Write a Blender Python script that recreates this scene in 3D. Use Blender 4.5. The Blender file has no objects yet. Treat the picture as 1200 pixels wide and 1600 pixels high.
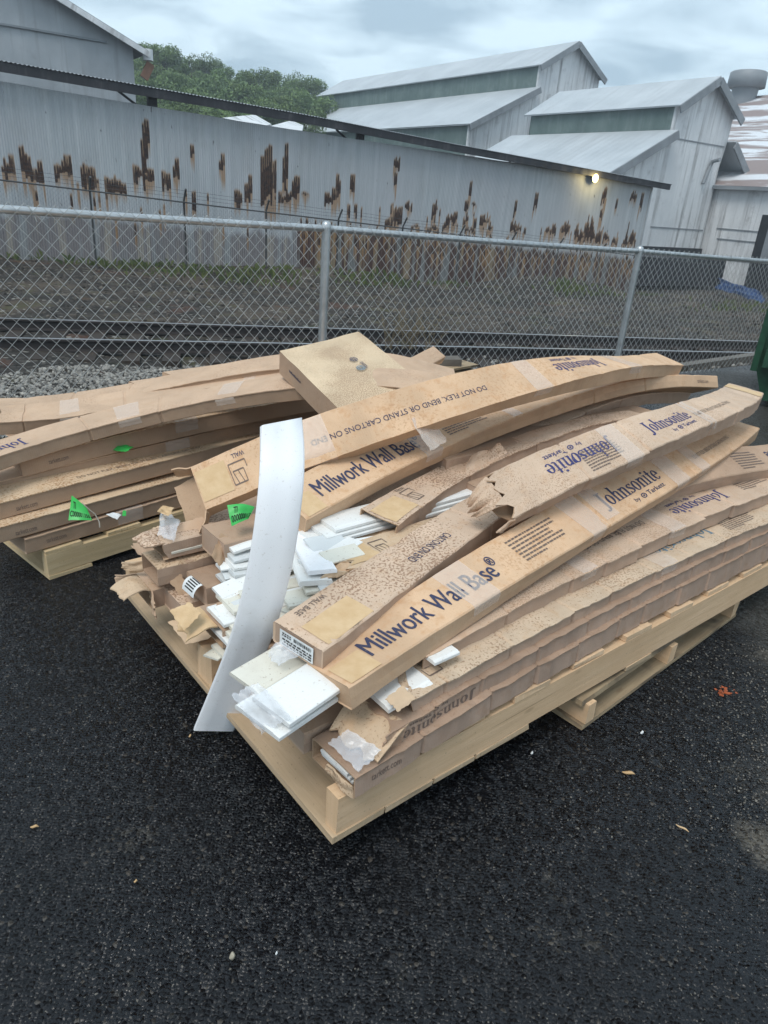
import bpy, bmesh, math, random
from mathutils import Vector, Matrix, noise
from math import radians as R, sin, cos, pi

random.seed(7)
scene = bpy.context.scene
col = scene.collection
V = Vector

# ------------------------------------------------------------------ camera
F_PX, H_CAM = 1100.0, 1.4
PITCH, ROLL = R(24), R(4.5)
_f = V((0, cos(PITCH), -sin(PITCH))); _r0 = V((1, 0, 0)); _u0 = _r0.cross(_f)
CR = cos(ROLL) * _r0 + sin(ROLL) * _u0
CU = -sin(ROLL) * _r0 + cos(ROLL) * _u0
CAM = V((0, 0, H_CAM))
cd = bpy.data.cameras.new('camera'); cam = bpy.data.objects.new('camera', cd); col.objects.link(cam)
cd.sensor_fit = 'VERTICAL'; cd.sensor_height = 36.0; cd.lens = F_PX / 1600 * 36
cd.clip_start = 0.05; cd.clip_end = 2000
M = Matrix((CR, CU, -_f)).transposed().to_4x4(); M.translation = CAM
cam.matrix_world = M
scene.camera = cam

def ray(x, y): return (x - 600) / F_PX * CR - (y - 800) / F_PX * CU + _f
def P(x, y, z):                       # survey: where the sight line through a photo point meets height z
    d = ray(x, y); return CAM + d * ((z - H_CAM) / d.z)
GA = V((.825, .565, 0)); GB = V((-.565, .825, 0))     # the yard's grid: along the fence, away from it
def G(a, b, z=0): return GA * a + GB * b + V((0, 0, z))
PE = V((.761, .649, 0)); PM = V((-.649, .761, 0)); PO = V((-.049, 1.116, 0))   # near pallet frame
def Q(e, m, z=0): return PO + PE * e + PM * m + V((0, 0, z))
FE = V((.641, .768, 0)); FM = V((-.768, .641, 0)); FO = P(77, 907, 0)          # far pallet frame
def QF(e, m, z=0): return FO + FE * e + FM * m + V((0, 0, z))

# ------------------------------------------------------------------ object helpers
def tag(o, label=None, cat=None, group=None, kind=None):
    if label: o['label'] = label
    if cat: o['category'] = cat
    if group: o['group'] = group
    if kind or label: o['kind'] = kind or 'thing'
    return o

class MB:
    def __init__(s): s.v = []; s.f = []; s.uv = []; s.mi = []; s.sm = []
    def face(s, pts, uv=None, mi=0, smooth=False):
        i = len(s.v); s.v += [tuple(p) for p in pts]; s.f.append(tuple(range(i, i + len(pts))))
        s.uv.append(uv or [(0, 0)] * len(pts)); s.mi.append(mi); s.sm.append(smooth)
    def quads(s, rows, uvs=None, mi=0, smooth=True, closed=False, flip=False):
        base = len(s.v); n = len(rows[0])
        for r in rows: s.v += [tuple(p) for p in r]
        for i in range(len(rows) - 1):
            for j in range(n if closed else n - 1):
                k = (j + 1) % n
                q = [base + i*n + j, base + i*n + k, base + (i+1)*n + k, base + (i+1)*n + j]
                if uvs:
                    u = [uvs[i][j], uvs[i][j+1], uvs[i+1][j+1], uvs[i+1][j]]
                else: u = [(0, 0)] * 4
                if flip: q.reverse(); u = u[::-1]
                s.f.append(tuple(q)); s.uv.append(u); s.mi.append(mi); s.sm.append(smooth)
    def box(s, c, ax, ay, az, lx, ly, lz, mi=0, jit=0):
        # centre c, unit axes, full sizes; UV in metres with u along x
        ax, ay, az = V(ax), V(ay), V(az)
        def p(i, j, k):
            q = V(c) + ax*(i*lx/2) + ay*(j*ly/2) + az*(k*lz/2)
            if jit: q += V((random.uniform(-jit, jit), random.uniform(-jit, jit), random.uniform(-jit, jit)))
            return q
        c8 = {(i, j, k): p(i, j, k) for i in (-1, 1) for j in (-1, 1) for k in (-1, 1)}
        fs = [([(-1,-1,1),(1,-1,1),(1,1,1),(-1,1,1)], 'xy'), ([(-1,1,-1),(1,1,-1),(1,-1,-1),(-1,-1,-1)], 'xy'),
              ([(-1,-1,-1),(1,-1,-1),(1,-1,1),(-1,-1,1)], 'xz'), ([(1,1,-1),(-1,1,-1),(-1,1,1),(1,1,1)], 'xz'),
              ([(1,-1,-1),(1,1,-1),(1,1,1),(1,-1,1)], 'yz'), ([(-1,1,-1),(-1,-1,-1),(-1,-1,1),(-1,1,1)], 'yz')]
        o = random.uniform(0, 9)
        for ks, pl in fs:
            uv = []
            for k in ks:
                d = (k[0]*lx/2, k[1]*ly/2, k[2]*lz/2)
                uv.append((d[0]+o, d[1]+o) if pl == 'xy' else (d[0]+o, d[2]+o+.3) if pl == 'xz' else (d[2]+o, d[1]+o))
            s.face([c8[k] for k in ks], uv, mi)
    def tube(s, pts, r, n=8, mi=0, cap=True, smooth=True):
        pts = [V(p) for p in pts]; rows = []; up = None
        for i, p in enumerate(pts):
            t = (pts[min(i+1, len(pts)-1)] - pts[max(i-1, 0)]).normalized()
            if up is None or abs(up.dot(t)) > .98:
                up = V((0, 0, 1)) if abs(t.z) < .9 else V((1, 0, 0))
            a = t.cross(up).normalized(); b = a.cross(t); up = b
            rr = r[i] if isinstance(r, (list, tuple)) else r
            rows.append([p + a*(cos(2*pi*k/n)*rr) + b*(sin(2*pi*k/n)*rr) for k in range(n)])
        s.quads(rows, mi=mi, closed=True, smooth=smooth, flip=True)
        if cap:
            s.face(rows[0], mi=mi); s.face(rows[-1][::-1], mi=mi)
    def build(s, name, mats, parent=None, attrs=None):
        me = bpy.data.meshes.new(name)
        me.from_pydata(s.v, [], s.f)
        uvl = me.uv_layers.new(name='UVMap')
        flat = [c for f in s.uv for uv in f for c in uv]
        uvl.data.foreach_set('uv', flat)
        me.polygons.foreach_set('material_index', s.mi)
        me.polygons.foreach_set('use_smooth', s.sm)
        for m in (mats if isinstance(mats, (list, tuple)) else [mats]): me.materials.append(m)
        for k, vals in (attrs or {}).items():
            at = me.attributes.new(k, 'FLOAT', 'POINT'); at.data.foreach_set('value', vals)
        me.update()
        o = bpy.data.objects.new(name, me); col.objects.link(o)
        if parent: o.parent = parent
        return o

def recenter(o):
    # put a mesh thing's origin at the base of its geometry
    me = o.data; n = len(me.vertices)
    co = [v.co for v in me.vertices]
    c = V((sum(p.x for p in co)/n, sum(p.y for p in co)/n, min(p.z for p in co)))
    me.transform(Matrix.Translation(-c)); o.location = c
    for ch in o.children:
        ch.matrix_parent_inverse = Matrix.Identity(4)
        ch.data.transform(Matrix.Translation(-c))
    return o

def empty(name, loc, label=None, cat=None, group=None):
    o = bpy.data.objects.new(name, None); col.objects.link(o); o.location = loc; o.empty_display_size = .1
    return tag(o, label, cat, group)
def put(mb, name, mats, root, attrs=None):
    # a part under an Empty (geometry given in world space)
    o = mb.build(name, mats, root, attrs); o.data.transform(Matrix.Translation(-root.location)); return o

# ------------------------------------------------------------------ materials
class NT:
    def __init__(s, name):
        s.m = bpy.data.materials.new(name); s.m.use_nodes = True; s.t = s.m.node_tree; s.t.nodes.clear()
        s.out = s.n('ShaderNodeOutputMaterial'); s.b = s.n('ShaderNodeBsdfPrincipled')
        s.l(s.b.outputs[0], s.out.inputs[0])
    def n(s, ty, **kw):
        n = s.t.nodes.new(ty)
        for k, v in kw.items():
            if k in n.inputs: s.setin(n, k, v)
            else: setattr(n, k, v)
        return n
    def setin(s, n, k, v):
        if isinstance(v, bpy.types.NodeSocket): s.l(v, n.inputs[k])
        else: n.inputs[k].default_value = v
    def l(s, a, b): s.t.links.new(a, b)
    def coord(s, which='UV', scale=(1, 1, 1), rnd=False, loc=None):
        tc = s.n('ShaderNodeTexCoord'); o = tc.outputs[which]
        mp = s.n('ShaderNodeMapping'); s.l(o, mp.inputs[0]); mp.inputs['Scale'].default_value = scale
        if rnd:
            oi = s.n('ShaderNodeObjectInfo'); mm = s.math('MULTIPLY', oi.outputs['Random'], 37.0)
            cb = s.n('ShaderNodeCombineXYZ'); s.l(mm, cb.inputs[0]); s.l(mm, cb.inputs[1]); s.l(cb.outputs[0], mp.inputs['Location'])
        return mp.outputs[0]
    def noise(s, vec, scale, detail=3, rough=.5, dist=0):
        n = s.n('ShaderNodeTexNoise'); s.l(vec, n.inputs['Vector'])
        n.inputs['Scale'].default_value = scale; n.inputs['Detail'].default_value = detail
        n.inputs['Roughness'].default_value = rough; n.inputs['Distortion'].default_value = dist
        return n.outputs['Fac']
    def voro(s, vec, scale, out='Distance', feature='F1'):
        n = s.n('ShaderNodeTexVoronoi', feature=feature); s.l(vec, n.inputs['Vector']); n.inputs['Scale'].default_value = scale
        return n.outputs[out]
    def ramp(s, fac, a, b, inv=False):
        n = s.n('ShaderNodeMapRange', clamp=True); s.l(fac, n.inputs[0])
        n.inputs[1].default_value = a; n.inputs[2].default_value = b
        n.inputs[3].default_value = 1 if inv else 0; n.inputs[4].default_value = 0 if inv else 1
        return n.outputs[0]
    def math(s, op, a, b=None):
        n = s.n('ShaderNodeMath', operation=op)
        for i, v in enumerate((a, b)):
            if v is None: continue
            if isinstance(v, (int, float)): n.inputs[i].default_value = v
            else: s.l(v, n.inputs[i])
        return n.outputs[0]
    def mix(s, fac, a, b, mode='MIX'):
        n = s.n('ShaderNodeMix', data_type='RGBA', blend_type=mode)
        for i, v in ((0, fac), (6, a), (7, b)):
            if isinstance(v, bpy.types.NodeSocket): s.l(v, n.inputs[i])
            elif isinstance(v, (int, float)): n.inputs[i].default_value = v
            else: n.inputs[i].default_value = (*v, 1)
        return n.outputs[2]
    def attr(s, name):
        n = s.n('ShaderNodeAttribute', attribute_name=name); return n.outputs['Fac']
    def bump(s, h, strength=.3, dist=.01, prev=None):
        n = s.n('ShaderNodeBump'); s.l(h, n.inputs['Height']); n.inputs['Strength'].default_value = strength; n.inputs['Distance'].default_value = dist
        if prev: s.l(prev, n.inputs['Normal'])
        s.l(n.outputs[0], s.b.inputs['Normal']); return n.outputs[0]
    def fin(s, color=None, rough=.6, metal=0, spec=.5):
        if color is not None:
            if isinstance(color, bpy.types.NodeSocket): s.l(color, s.b.inputs['Base Color'])
            else: s.b.inputs['Base Color'].default_value = (*color, 1)
        if isinstance(rough, bpy.types.NodeSocket): s.l(rough, s.b.inputs['Roughness'])
        else: s.b.inputs['Roughness'].default_value = rough
        s.b.inputs['Metallic'].default_value = metal; s.b.inputs['Specular IOR Level'].default_value = spec
        return s.m

def cardboard(name, base, speck=.5, sc=75, speckcol=(.24, .135, .08), mott=.5, wet=.3):
    t = NT(name); uv = t.coord('UV', rnd=True)
    big = t.noise(uv, 5, 3, .6); mid = t.noise(uv, 26, 4, .65)
    c = t.mix(t.ramp(big, .3, .72), [v*.86 for v in base], [min(1, v*1.1) for v in base])
    stain = [base[0]*.86, base[1]*.74, base[2]*.62]
    c = t.mix(t.math('MULTIPLY', t.ramp(mid, .5, .68), mott), c, stain)
    # soaked patches
    wp = t.ramp(t.noise(uv, 3.3, 4, .62, .5), .53, .62); c = t.mix(t.math('MULTIPLY', wp, .20+.25*wet), c, [v*.66 for v in base])
    # rain-splash grit: small irregular brown specks, thicker in some places than in others
    sp = t.noise(uv, sc*1.7, 2.0, .55, .35)
    area = t.ramp(t.noise(uv, 4.2, 2, .5), .34, .62)
    thr = t.math('ADD', sp, t.math('SUBTRACT', t.math('MULTIPLY', area, .19), .05))
    m = t.ramp(thr, .70 - .075*speck, .745 - .075*speck)
    c = t.mix(t.math('MULTIPLY', m, min(.85, .30 + speck*.45)), c, speckcol)
    fine = t.noise(uv, 260, 2, .6)
    c = t.mix(t.math('MULTIPLY', t.ramp(fine, .55, .75), .25), c, speckcol)
    wv = t.n('ShaderNodeTexWave', wave_type='BANDS', bands_direction='X'); t.l(uv, wv.inputs[0]); wv.inputs['Scale'].default_value = 40; wv.inputs['Distortion'].default_value = .6
    hsum = t.math('ADD', t.math('MULTIPLY', wv.outputs['Fac'], .12), t.math('MULTIPLY', t.noise(uv, 38, 4, .6), .7))
    t.bump(hsum, .3, .003)
    return t.fin(c, .78 - .15*wet, spec=.28)

K_ORANGE = cardboard('kraft_board_orange', (.63, .42, .265), .5, 66, mott=.8, speckcol=(.44, .25, .13))
K_PINK = cardboard('kraft_board_dusty', (.575, .42, .305), .5, 112)
K_SPECK = cardboard('kraft_board_gritty', (.585, .43, .315), 1.08, 80)
K_TAN = cardboard('kraft_board_tan', (.585, .43, .29), .7, 78)
K_BROWN = cardboard('kraft_board_brown', (.43, .295, .205), .12, 80, mott=.3)
K_WET = cardboard('kraft_board_wet', (.38, .26, .185), .2, 80, mott=.4, wet=1)
K_FAR = cardboard('kraft_board_far', (.53, .37, .255), .1, 80, mott=.25)
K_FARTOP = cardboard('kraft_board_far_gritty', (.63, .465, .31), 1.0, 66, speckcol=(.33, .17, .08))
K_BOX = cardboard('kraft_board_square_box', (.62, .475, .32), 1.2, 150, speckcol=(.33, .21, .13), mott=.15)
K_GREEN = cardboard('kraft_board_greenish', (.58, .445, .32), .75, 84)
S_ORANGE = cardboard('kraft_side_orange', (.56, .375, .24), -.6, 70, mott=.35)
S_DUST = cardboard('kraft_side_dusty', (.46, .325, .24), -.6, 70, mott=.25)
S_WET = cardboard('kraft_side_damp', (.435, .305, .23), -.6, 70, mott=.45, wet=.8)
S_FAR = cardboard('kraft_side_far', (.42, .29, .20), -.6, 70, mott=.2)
K_IN = cardboard('kraft_board_inside', (.46, .31, .20), .1, 60, mott=.2)

def ink_mat(name, c, wear=.4):
    t = NT(name); uv = t.coord('Object'); 
    w = t.ramp(t.noise(uv, 160, 3, .6), .56, .72)
    return t.fin(t.mix(t.math('MULTIPLY', w, wear), c, (.30, .22, .15)), .7, spec=.2)
INK = ink_mat('printed_ink_navy', (.045, .05, .095))
INK_B = ink_mat('printed_ink_blue', (.045, .05, .15), .6)
INK_G = ink_mat('printed_ink_blue_grey', (.13, .21, .27), .7)
INK_L = ink_mat('printed_ink_faint', (.16, .12, .10), .5)
INK_K = ink_mat('printed_ink_black', (.02, .02, .02), .1)

def tape_mat():
    t = NT('clear_packing_tape'); uv = t.coord('Object')
    t.b.inputs['Alpha'].default_value = .33
    t.bump(t.noise(uv, 60, 3, .6), .3, .003)
    return t.fin((.86, .75, .66), .26, spec=.5)
TAPE = tape_mat()
def paper_mat():
    t = NT('plain_kraft_patch'); uv = t.coord('Object')
    c = t.mix(t.ramp(t.noise(uv, 30, 4, .6), .35, .7), (.62, .44, .26), (.55, .37, .2))
    return t.fin(c, .75, spec=.25)
PATCH = paper_mat()
def white_mat(name, c, dirt=.25, rough=.35):
    t = NT(name); uv = t.coord('Object')
    d = t.ramp(t.noise(uv, 14, 4, .65), .5, .75); d2 = t.ramp(t.noise(uv, 130, 2, .6), .64, .72)
    cc = t.mix(t.math('MULTIPLY', d, dirt), c, (.55, .50, .43)); cc = t.mix(t.math('MULTIPLY', d2, dirt*1.6), cc, (.32, .24, .17))
    return t.fin(cc, rough, spec=.5)
W_CLEAN = white_mat('white_vinyl_clean', (.86, .86, .875), .16, .5)
W_DIRTY = white_mat('white_vinyl_dusty', (.78, .78, .76), .28, .4)
W_CREAM = white_mat('cream_vinyl_dusty', (.70, .67, .58), .4, .45)
W_LABEL = white_mat('white_paper_label', (.72, .74, .74), .15, .6)
def film_mat():
    t = NT('plastic_film'); uv = t.coord('Object')
    t.b.inputs['Alpha'].default_value = .28
    t.bump(t.noise(uv, 28, 3, .6, 1.0), .5, .005)
    return t.fin((.78, .80, .84), .2, spec=.6)
FILM = film_mat()
def foam_mat():
    t = NT('foam_wrap'); uv = t.coord('Object')
    t.b.inputs['Alpha'].default_value = .85
    t.bump(t.noise(uv, 90, 3, .6), .4, .003)
    return t.fin((.70, .72, .72), .45, spec=.4)
FOAM = foam_mat()

def wood_mat(name, base, dark, knots=.3, stain=0):
    t = NT(name); uv = t.coord('UV')
    st = t.coord('UV', (3.2, 55, 1)); g = t.noise(st, 1.0, 5, .65, .4)
    c = t.mix(t.ramp(g, .32, .7), dark, base)
    blot = t.noise(uv, 3.4, 3, .6); c = t.mix(t.math('MULTIPLY', t.ramp(blot, .45, .72), .5), c, [dark[0]*.85, dark[1]*.8, dark[2]*.75])
    kn = t.voro(t.coord('UV', (3.0, 9, 1)), 1.6); c = t.mix(t.math('MULTIPLY', t.ramp(kn, .06, .12, True), knots), c, (.17, .095, .045))
    spk = t.noise(uv, 120, 2, .6); c = t.mix(t.math('MULTIPLY', t.ramp(spk, .66, .72), .5), c, (.10, .07, .05))
    if stain:
        s2 = t.ramp(t.noise(uv, 4.5, 3, .6, .5), .5, .62); c = t.mix(t.math('MULTIPLY', s2, stain), c, (.06, .05, .042))
    sp_ = t.noise(t.coord('UV', (1.6, 150, 1)), 1.0, 2, .5); c = t.mix(t.math('MULTIPLY', t.ramp(sp_, .70, .74), .6), c, (.13, .085, .05))
    oi = t.n('ShaderNodeObjectInfo'); sh = t.ramp(oi.outputs['Random'], 0, 1); c = t.mix(t.math('MULTIPLY', sh, .28), c, [v*.72 for v in dark])
    gr = t.ramp(t.noise(t.coord('UV', (1.2, 14, 1)), 1.0, 4, .7), .58, .70); c = t.mix(t.math('MULTIPLY', gr, .25), c, (.27, .21, .155))
    t.bump(g, .35, .004)
    return t.fin(c, .7, spec=.3)
WOOD = wood_mat('pallet_pine', (.73, .52, .34), (.62, .43, .265))
WOOD_D = wood_mat('pallet_pine_dirty', (.58, .435, .295), (.46, .34, .215), .3, .25)
WOOD_S = wood_mat('pallet_pine_side', (.75, .525, .335), (.64, .435, .26), .35)
WOOD_Y = wood_mat('pallet_pine_pale', (.70, .54, .335), (.59, .44, .25), .2)
WOOD_O = wood_mat('pallet_wood_old', (.42, .32, .20), (.29, .21, .13), .4, .75)
WOOD_G = wood_mat('weathered_timber', (.20, .18, .155), (.12, .105, .09), .3, .3)
SLEEPER = wood_mat('creosoted_timber', (.055, .04, .032), (.03, .024, .02), .2)

def asphalt_mat():
    t = NT('wet_asphalt'); o = t.coord('Object')
    wob = t.n('ShaderNodeTexNoise'); t.l(o, wob.inputs['Vector']); wob.inputs['Scale'].default_value = 60
    vm = t.n('ShaderNodeVectorMath', operation='MULTIPLY_ADD'); t.l(wob.outputs['Color'], vm.inputs[0]); vm.inputs[1].default_value = (.008, .008, .008); t.l(o, vm.inputs[2])
    ow = vm.outputs[0]
    def cells(sc):
        v = t.n('ShaderNodeTexVoronoi'); t.l(ow, v.inputs['Vector']); v.inputs['Scale'].default_value = sc; v.inputs['Randomness'].default_value = 1
        sp = t.n('ShaderNodeSeparateColor'); t.l(v.outputs['Color'], sp.inputs[0]); return v, sp
    v1, sep = cells(118); v2, sep2 = cells(340); n1 = t.noise(o, 22, 5, .7)
    patch = t.ramp(t.noise(o, .9, 3, .6), .35, .7)
    c = t.mix(sep.outputs[0], (.0020, .0021, .0030), (.0080, .0083, .0105))
    c = t.mix(t.math('MULTIPLY', patch, .5), c, (.005, .005, .0065))
    rare = t.ramp(sep.outputs[1], .988, .993); c = t.mix(t.math('MULTIPLY', rare, .6), c, (.12, .105, .09))
    rare2 = t.ramp(sep2.outputs[1], .993, .996); c = t.mix(t.math('MULTIPLY', rare2, .7), c, (.20, .18, .15))
    # drier, greyer old asphalt towards the right
    sx = t.n('ShaderNodeSeparateXYZ'); t.l(o, sx.inputs[0])
    edge = t.math('ADD', t.math('ADD', sx.outputs[0], t.math('MULTIPLY', sx.outputs[1], -.25)), t.math('MULTIPLY', t.noise(o, 1.8, 5, .7), .9))
    old = t.ramp(edge, 1.14, 1.34)
    oc = t.mix(sep.outputs[0], (.012, .0115, .011), (.060, .055, .047)); oc = t.mix(t.math('MULTIPLY', sep2.outputs[0], .4), oc, (.085, .077, .064))
    c = t.mix(t.math('MULTIPLY', old, .85), c, oc)
    sand = t.ramp(t.math('ADD', t.noise(o, 3.1, 5, .7), t.math('MULTIPLY', sep.outputs[2], .14)), .70, .77)
    c = t.mix(t.math('MULTIPLY', sand, .28), c, (.10, .087, .068))
    # two dried mud patches with ragged rims, right of the pallets
    for (px, py, pr) in ((P(1204, 1322, 0).x, P(1204, 1322, 0).y, .075), (P(1215, 1030, 0).x, P(1215, 1030, 0).y, .06)):
        ds = t.n('ShaderNodeVectorMath', operation='DISTANCE'); t.l(o, ds.inputs[0]); ds.inputs[1].default_value = (px, py, 0)
        mk = t.ramp(t.math('ADD', ds.outputs['Value'], t.math('MULTIPLY', t.math('ADD', t.noise(o, 14, 5, .75), -.5), .14)), pr-.03, pr+.02, True)
        c = t.mix(t.math('MULTIPLY', mk, t.math('ADD', t.math('MULTIPLY', sep.outputs[0], .7), .05)), c, (.15, .128, .098))
    # crushed-stone facets: every grain leans its own way
    gm = t.n('ShaderNodeNewGeometry')
    def lean(v, k):
        q = t.n('ShaderNodeVectorMath', operation='SUBTRACT'); t.l(v.outputs['Color'], q.inputs[0]); q.inputs[1].default_value = (.5, .5, .5)
        q2 = t.n('ShaderNodeVectorMath', operation='MULTIPLY'); t.l(q.outputs[0], q2.inputs[0]); q2.inputs[1].default_value = (k, k, 0); return q2.outputs[0]
    a1 = t.n('ShaderNodeVectorMath', operation='ADD'); t.l(lean(v1, .95), a1.inputs[0]); t.l(lean(v2, .55), a1.inputs[1])
    a2 = t.n('ShaderNodeVectorMath', operation='ADD'); t.l(a1.outputs[0], a2.inputs[0]); t.l(gm.outputs['Normal'], a2.inputs[1])
    nz = t.n('ShaderNodeVectorMath', operation='NORMALIZE'); t.l(a2.outputs[0], nz.inputs[0])
    h = t.math('ADD', t.math('MULTIPLY', v1.outputs['Distance'], -.9), t.math('MULTIPLY', n1, .7))
    h = t.math('ADD', h, t.math('MULTIPLY', sep.outputs[2], .35))
    t.bump(h, .5, .008, nz.outputs[0])
    wetp = t.ramp(t.noise(o, 1.05, 4, .6, .4), .40, .60)
    ro = t.math('ADD', t.math('MULTIPLY', sep2.outputs[2], .18), t.math('ADD', t.math('MULTIPLY', wetp, .26), .17))
    return t.fin(c, ro, spec=.33)
ASPHALT = asphalt_mat()

def dirt_mat():
    t = NT('cinder_dirt'); o = t.coord('Object')
    n1 = t.noise(o, .55, 5, .6); n2 = t.noise(o, 5, 6, .75); n3 = t.noise(o, 38, 3, .7)
    v = t.n('ShaderNodeTexVoronoi'); t.l(o, v.inputs['Vector']); v.inputs['Scale'].default_value = 19; sp = t.n('ShaderNodeSeparateColor'); t.l(v.outputs['Color'], sp.inputs[0])
    c = t.mix(t.ramp(n2, .38, .62), (.017, .0155, .0145), (.060, .053, .047))
    c = t.mix(t.math('MULTIPLY', t.ramp(n1, .50, .60), .6), c, (.14, .105, .078))
    c = t.mix(t.math('MULTIPLY', t.ramp(t.noise(o, 1.1, 5, .75), .56, .62), .6), c, (.075, .08, .032))
    c = t.mix(t.math('MULTIPLY', t.ramp(t.noise(o, .8, 4, .7, .5), .60, .66), .6), c, (.12, .055, .035))
    c = t.mix(t.math('MULTIPLY', t.ramp(sp.outputs[0], .6, 1), .5), c, (.15, .138, .122))
    c = t.mix(t.math('MULTIPLY', t.ramp(sp.outputs[1], .965, .97), .8), c, (.42, .40, .36))
    t.bump(t.math('ADD', t.math('ADD', n2, n3), t.math('MULTIPLY', v.outputs['Distance'], -.8)), .9, .05)
    return t.fin(c, .9, spec=.2)
DIRT = dirt_mat()
def stone_mat():
    t = NT('ballast_stone'); oi = t.attr('tint'); o = t.coord('Object')
    c = t.mix(oi, (.13, .125, .118), (.37, .35, .315)); c = t.mix(t.ramp(t.noise(o, 30, 3, .6), .5, .8), c, (.10, .085, .07))
    return t.fin(c, .85, spec=.3)
STONE = stone_mat()

def galv(name, c=(.50, .52, .53), rough=.38, metal=.75):
    t = NT(name); o = t.coord('Object')
    n = t.noise(o, 9, 4, .6); cc = t.mix(t.ramp(n, .35, .7), [v*.78 for v in c], c)
    return t.fin(cc, rough, metal, .5)
GALV = galv('galvanised_steel', (.56, .58, .59)); WIRE = galv('galvanised_wire', (.50, .52, .52), .5, .15)
WIRE_D = galv('old_fence_wire', (.10, .10, .10), .6, .4)
STEEL_D = galv('dark_rail_steel', (.035, .03, .03), .6, .3); RAILTOP = galv('polished_rail_head', (.55, .56, .58), .35, .8)

def rustwall_mat():
    t = NT('rusty_corrugated_sheet'); uv = t.coord('UV')
    st = t.coord('UV', (7, .22, 1)); n1 = t.noise(st, 1.0, 5, .6); n2 = t.noise(uv, .35, 3, .5)
    c = t.mix(t.ramp(n1, .35, .7), (.36, .385, .405), (.50, .52, .535)); c = t.mix(t.math('MULTIPLY', t.ramp(n2, .35, .65), .7), c, (.44, .445, .465))
    blot = t.ramp(t.noise(t.coord('UV', (1.1, .5, 1)), 1.0, 6, .7), .52, .75); c = t.mix(t.math('MULTIPLY', blot, .4), c, (.27, .262, .245))
    low = t.attr('low'); rust = t.attr('rust'); drip = t.attr('drip')
    # foot of the sheets: blotchy rusted-through panels
    pn = t.noise(t.coord('UV', (2.2, .12, 1)), 1.0, 3, .55)
    lc = t.mix(t.ramp(pn, .40, .47), (.20, .205, .20), (.085, .045, .035)); lc = t.mix(t.ramp(pn, .53, .57), lc, (.26, .20, .13)); lc = t.mix(t.ramp(pn, .62, .66), lc, (.11, .05, .035))
    c = t.mix(low, c, lc)
    br = t.noise(t.coord('UV', (17, 3.2, 1)), 1.0, 6, .72)
    dm = t.ramp(t.math('ADD', drip, t.math('MULTIPLY', br, .6)), .42, 1.15); c = t.mix(t.math('MULTIPLY', dm, .8), c, t.mix(br, (.38, .20, .075), (.27, .17, .09)))
    rm = t.ramp(t.math('ADD', rust, t.math('MULTIPLY', br, .75)), .66, 1.06); rc = t.mix(t.ramp(t.noise(uv, 9, 4, .7), .35, .65), (.020, .014, .015), (.085, .043, .026))
    c = t.mix(rm, c, rc)
    pit = t.noise(t.coord('UV', (9, 3, 1)), 1.0, 3, .5); c = t.mix(t.math('MULTIPLY', t.ramp(pit, .70, .73), .7), c, (.08, .07, .07))
    return t.fin(c, .62, .15, .35)
RUSTWALL = rustwall_mat()

def sheet_mat(name, a, b, streak=.4, sc=1.0, rough=.55, stain=(.14, .13, .13), thr=.52):
    # painted or galvanised sheet with long vertical weather streaks
    t = NT(name); uv = t.coord('UV')
    s1 = t.noise(t.coord('UV', (2.4*sc, .10*sc, 1)), 1.0, 5, .65); s2 = t.noise(t.coord('UV', (.55*sc, .4*sc, 1)), 1.0, 4, .6)
    c = t.mix(t.ramp(s2, .35, .65), a, b)
    c = t.mix(t.math('MULTIPLY', t.ramp(s1, thr, thr+.13), t.math('MULTIPLY', t.ramp(s2, .30, .62), streak)), c, stain)
    s3 = t.noise(t.coord('UV', (1.3*sc, 1.0*sc, 1)), 1.0, 6, .72); c = t.mix(t.math('MULTIPLY', t.ramp(s3, .56, .70), streak*.55), c, [v*1.35 for v in stain])
    ln = t.n('ShaderNodeTexWave', wave_type='BANDS', bands_direction='X'); t.l(uv, ln.inputs[0]); ln.inputs['Scale'].default_value = .55
    t.bump(ln.outputs['Fac'], .25, .05)
    return t.fin(c, rough, .1, .4)
SHED_W = sheet_mat('white_shed_sheet', (.62, .63, .64), (.76, .765, .77), .78, 1.0, thr=.50)
SHED_L = sheet_mat('grey_gable_sheet', (.34, .36, .38), (.42, .44, .46), .45, 1.6)
SHED_R = sheet_mat('shed_roof_sheet', (.40, .43, .455), (.49, .52, .545), .22, .6, .5)
SHED_G = sheet_mat('green_siding', (.085, .125, .12), (.14, .19, .18), .5, .9, stain=(.24, .28, .27), thr=.50)
TRIM = sheet_mat('grey_trim', (.20, .215, .23), (.27, .29, .31), .4, 1.2)
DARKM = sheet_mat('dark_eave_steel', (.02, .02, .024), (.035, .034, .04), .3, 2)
ROOF_E = sheet_mat('canopy_sheet', (.27, .29, .31), (.34, .36, .385), .3, 1.5)
def patchroof():
    t = NT('patchy_white_roof'); uv = t.coord('UV')
    n = t.noise(t.coord('UV', (.16, .55, 1)), 1.0, 5, .65, .8)
    c = t.mix(t.ramp(n, .44, .53), (.62, .64, .67), (.26, .21, .20))
    return t.fin(c, .7, 0, .3)
ROOF_P = patchroof()
DARK = sheet_mat('dark_opening', (.012, .013, .016), (.02, .022, .026), .2)
def flat(name, c, rough=.5, metal=0, spec=.5, var=.2, sc=6):
    t = NT(name); o = t.coord('Object'); n = t.noise(o, sc, 4, .6)
    return t.fin(t.mix(t.ramp(n, .35, .7), [v*(1-var) for v in c], [v*(1+var*.5) for v in c]), rough, metal, spec)
GREEN_P = flat('green_painted_steel', (.012, .060, .030), .42, 0, .5, .35, 14)
TAG_G = flat('green_tag', (.045, .43, .085), .4, 0, .4, .05)
TARP = flat('blue_tarpaulin', (.03, .075, .20), .5, 0, .4, .5, 2)
CREAM = flat('cream_paint', (.42, .40, .34), .6)
BROWNP = flat('brown_board', (.22, .12, .08), .7)
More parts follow.
